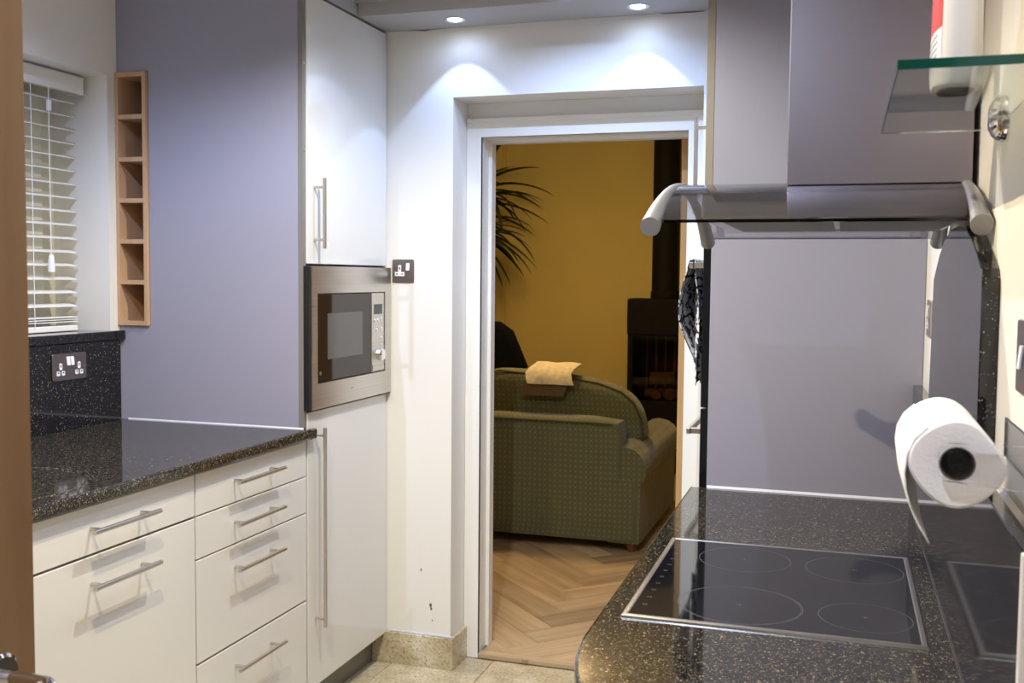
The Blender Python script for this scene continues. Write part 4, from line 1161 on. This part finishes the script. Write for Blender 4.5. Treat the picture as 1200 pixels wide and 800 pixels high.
# folded cloths draped over the sofa back
def drape(x0, x1, path, th, seed):
    """folded cloth: strip of thickness th following (y, z) path, with softly uneven edges"""
    r = random.Random(seed); b = bmesh.new(); nx = 10; P = [Vector((0, p[0], p[1])) for p in path]; rows = []
    for i, p in enumerate(P):
        t = (P[min(i+1, len(P)-1)]-P[max(i-1, 0)]).normalized(); nrm = Vector((0, -t.z, t.y))
        row = []
        for k in range(nx+1):
            x = x0+(x1-x0)*k/nx + 0.012*math.sin(i*1.3+seed) ; w = 0.003*math.sin(k*1.1+seed+i*0.7)
            e = 0.55 if k in (0, nx) or i in (0, len(P)-1) else 1.0
            row.append((b.verts.new(p+Vector((x, 0, 0))+nrm*(w+th*(1-e)*0.5)), b.verts.new(p+Vector((x, 0, 0))+nrm*(w+th-th*(1-e)*0.5))))
        rows.append(row)
    n = len(rows)
    for i in range(n-1):
        for k in range(nx):
            for s_ in (0, 1): b.faces.new((rows[i][k][s_], rows[i+1][k][s_], rows[i+1][k+1][s_], rows[i][k+1][s_]))
        for k in (0, nx): b.faces.new((rows[i][k][0], rows[i+1][k][0], rows[i+1][k][1], rows[i][k][1]))
    for i in (0, n-1):
        for k in range(nx): b.faces.new((rows[i][k][0], rows[i][k+1][0], rows[i][k+1][1], rows[i][k][1]))
    return b
CP = [(YS+0.172, 0.812), (YS+0.180, 0.850), (YS+0.192, 0.885), (YS+0.212, 0.915), (YS+0.255, 0.935), (YS+0.31, 0.940), (YS+0.36, 0.940)]
o = obj('folded_cloth', drape(-1.66, -1.42, [(a-0.010, b+0.000) for a, b in CP], 0.022, 5), M['linen_dark'], None, True)
tag(o, 'brown folded cloth draped over the sofa back under the cream one', 'cloth')
CP2 = [(YS+0.150, 0.872), (YS+0.160, 0.895), (YS+0.180, 0.925), (YS+0.212, 0.945), (YS+0.255, 0.962), (YS+0.31, 0.967), (YS+0.36, 0.967)]
o = obj('folded_cloth', drape(-1.64, -1.38, [(a-0.008, b+0.004) for a, b in CP2], 0.018, 2), M['linen'], None, True)
tag(o, 'cream folded cloth on top of the brown cloth on the sofa back', 'cloth')

# dark high-backed chair beyond the sofa
bc = thing('armchair', 'black high backed armchair beyond the left end of the sofa', 'chair', (-2.40, 6.45, 0.02))
prof = [(-2.78, 0.10), (-2.00, 0.10), (-1.97, 0.55), (-2.00, 0.83), (-2.06, 0.98), (-2.11, 1.10), (-2.20, 1.16), (-2.62, 1.16), (-2.74, 1.08), (-2.78, 0.8)]
obj('backrest', prism(prof, lambda a, b, d: (a, d+0.10*(1.2-b), b), 6.50, 6.65, bev=0.03, seg=3), M['black_fabric'], bc, True)
obj('seat', pillow(-2.74, -2.02, 6.65, 7.16, 0.12, 0.46, 0.05), M['black_fabric'], bc, True)
for s in (-2.74, -2.06): obj('arm', pillow(s-0.05, s+0.05, 6.65, 7.15, 0.12, 0.62, 0.04), M['black_fabric'], bc, True)
for (fx, fy) in ((-2.7, 6.68), (-2.06, 6.68), (-2.7, 7.1), (-2.06, 7.1)): obj('foot', cyl((fx, fy, 0.021), (fx, fy, 0.13), 0.018, n=12), M['black_plastic'], bc, True)

# wood burning stove with flue
st = thing('wood_stove', 'tall black wood burning stove with glass door and logs', 'stove', (-1.25, 7.6, 0.02))
SX0s, SX1s = -1.515, -0.985
obj('body', box(SX0s, SX1s, 7.80, 7.90, 0.021, 1.305, 0.01), M['stove'], st)
obj('side', box(SX0s, SX0s+0.04, 7.55, 7.80, 0.021, 1.305, 0.008), M['stove'], st)
obj('side', box(SX1s-0.04, SX1s, 7.55, 7.80, 0.021, 1.305, 0.008), M['stove'], st)
obj('top', box(SX0s-0.005, SX1s+0.005, 7.54, 7.80, 1.04, 1.31, 0.012), M['stove'], st)
obj('base', box(SX0s+0.04, SX1s-0.04, 7.56, 7.80, 0.021, 0.56, 0.008), M['stove'], st)
obj('door_glass', box(SX0s+0.042, SX1s-0.042, 7.555, 7.559, 0.561, 1.039), M['stove_glass'], st)
bm = None
for k in range(6):
    bm = box(SX0s+0.10+0.07*k, SX0s+0.112+0.07*k, 7.775, 7.799, 0.62, 1.02, bm=bm)
obj('fire_bricks', bm, M['bark'], st)
def log(p0, p1, r, lab):
    o = obj('log', cyl(p0, p1, r, n=18), M['log'], None, True)
    return tag(o, lab, 'log', 'logs inside the stove')
log((-1.40, 7.68, 0.600), (-1.13, 7.70, 0.600), 0.038, 'lower log lying across behind the stove glass')
log((-1.17, 7.60, 0.600+0.0), (-1.17, 7.635, 0.600), 0.0, '') if False else None
log((-1.36, 7.66, 0.715), (-1.19, 7.70, 0.720), 0.045, 'upper log resting on the lower logs behind the stove glass')
log((-1.20, 7.585, 0.605), (-1.205, 7.635, 0.605), 0.043, 'round cut log end facing the stove glass')
log((-1.30, 7.585, 0.598), (-1.30, 7.635, 0.598), 0.035, 'smaller cut log end left of the round one in the stove')
fp = obj('flue_pipe', lathe([(0.105, 1.312), (0.105, 1.36), (0.098, 1.37), (0.098, 2.50), (0.105, 2.51), (0.105, 2.599)], (-1.265, 7.68, 0), 32), M['stove'], None, True)
tag(fp, 'black flue pipe rising from the stove to the ceiling', 'flue')

# strap leaved plant beside the doorway
PX, PY = -2.68, 7.42
pt = thing('potted_plant', 'tall dark green strap leaved plant at the left of the doorway view', 'plant', (PX, PY, 0.02))
obj('pot', lathe([(0.11, 0), (0.15, 0.24), (0.165, 0.26), (0.15, 0.27), (0.14, 0.24), (0, 0.235)], (PX, PY, 0.021), 28), M['pot'], pt, True)
def leaf(origin, az, el, L, w, droop, parent):
    b = bmesh.new(); n = 10; rows = []
    o = Vector(origin); dirh = Vector((math.cos(az), math.sin(az), 0)); side = Vector((-math.sin(az), math.cos(az), 0))
    lim = (7.93-o.y)/max(1e-3, math.sin(az)) if math.sin(az) > 0 else 9
    L = min(L, lim*0.95)
    for i in range(n+1):
        t = i/n; s = t*L
        p = o + dirh*(s*math.cos(el-droop*t*0.5)) + Vector((0, 0, s*math.sin(el-droop*t*0.5)))
        ww = w*(math.sin(PI*min(1, 0.15+t*0.85))**0.7 if t < 1 else 0.02)
        rows.append([b.verts.new(p - side*ww/2 + Vector((0, 0, 0.22*ww))), b.verts.new(p), b.verts.new(p + side*ww/2 + Vector((0, 0, 0.22*ww)))])
    for i in range(n):
        for k in range(2): b.faces.new((rows[i][k], rows[i][k+1], rows[i+1][k+1], rows[i+1][k]))
    bmesh.ops.solidify(b, geom=list(b.faces), thickness=0.0015)
    return obj('leaf', b, M['leaf'], parent, True)
rl = random.Random(11)
for (tx, ty, tz, nl) in ((PX+0.02, PY+0.02, 2.10, 26), (PX-0.02, PY-0.02, 1.80, 22)):
    stem = obj('stem', tube([(PX, PY, 0.25), (PX+0.02, PY-0.01, 0.9), ((PX+tx)/2, ty, 1.4), (tx, ty, tz)], [0.026, 0.022, 0.018, 0.015], 10), M['bark'], pt, True)
    for k in range(nl):
        az = 2*PI*k/nl*2.4 + rl.uniform(-.3, .3)
        leaf((tx, ty, tz-0.10+0.10*k/nl), az, rl.uniform(0.15, 1.15), rl.uniform(0.36, 0.52), rl.uniform(0.040, 0.052), rl.uniform(0.9, 1.9), stem)
# the leaves that reach into view
for (az, el, L, dr_, z) in ((-0.35, 1.0, 0.62, 0.35, 2.14), (-0.05, 0.70, 0.60, 0.8, 2.10), (-0.3, -0.35, 0.60, 0.5, 1.78), (-0.15, -0.8, 0.50, 0.4, 1.76), (0.0, -0.05, 0.58, 1.0, 1.76), (-0.15, 0.45, 0.72, 1.0, 2.08), (-0.35, 0.30, 0.70, 0.9, 2.04), (0.0, 0.15, 0.66, 0.8, 2.00), (-0.1, -0.02, 0.56, 0.6, 1.93), (-0.1, 0.1, 0.62, 1.2, 1.84), (-0.2, -0.15, 0.50, 0.8, 1.80), (0.1, -0.25, 0.62, 0.6, 1.82), (-0.1, -0.55, 0.50, 0.6, 1.74)):
    leaf((PX, PY, z), az, el, L*0.93, 0.066, dr_, stem)

# living room ceiling lamp (out of view, above the sofa)
lp = thing('pendant_lamp', 'warm pendant lamp hanging in the room beyond, outside the picture', 'lamp', (-1.55, 5.75, 2.6))
obj('flex', cyl((-1.55, 5.75, 2.40), (-1.55, 5.75, 2.599), 0.004, n=8), M['white_plastic'], lp)
obj('shade', lathe([(0.10, 0.10), (0.16, -0.02), (0.158, -0.02), (0.098, 0.10), (0.10, 0.10)], (-1.55, 5.75, 2.33), 32), M['shade'], lp, True)
l = bpy.data.lights.new('bulb', 'POINT'); l.energy = LIVING_W; l.color = WARM; l.shadow_soft_size = 0.14
o = bpy.data.objects.new('bulb', l); COL.objects.link(o); o.parent = lp; o.location = (0, 0, -0.30)
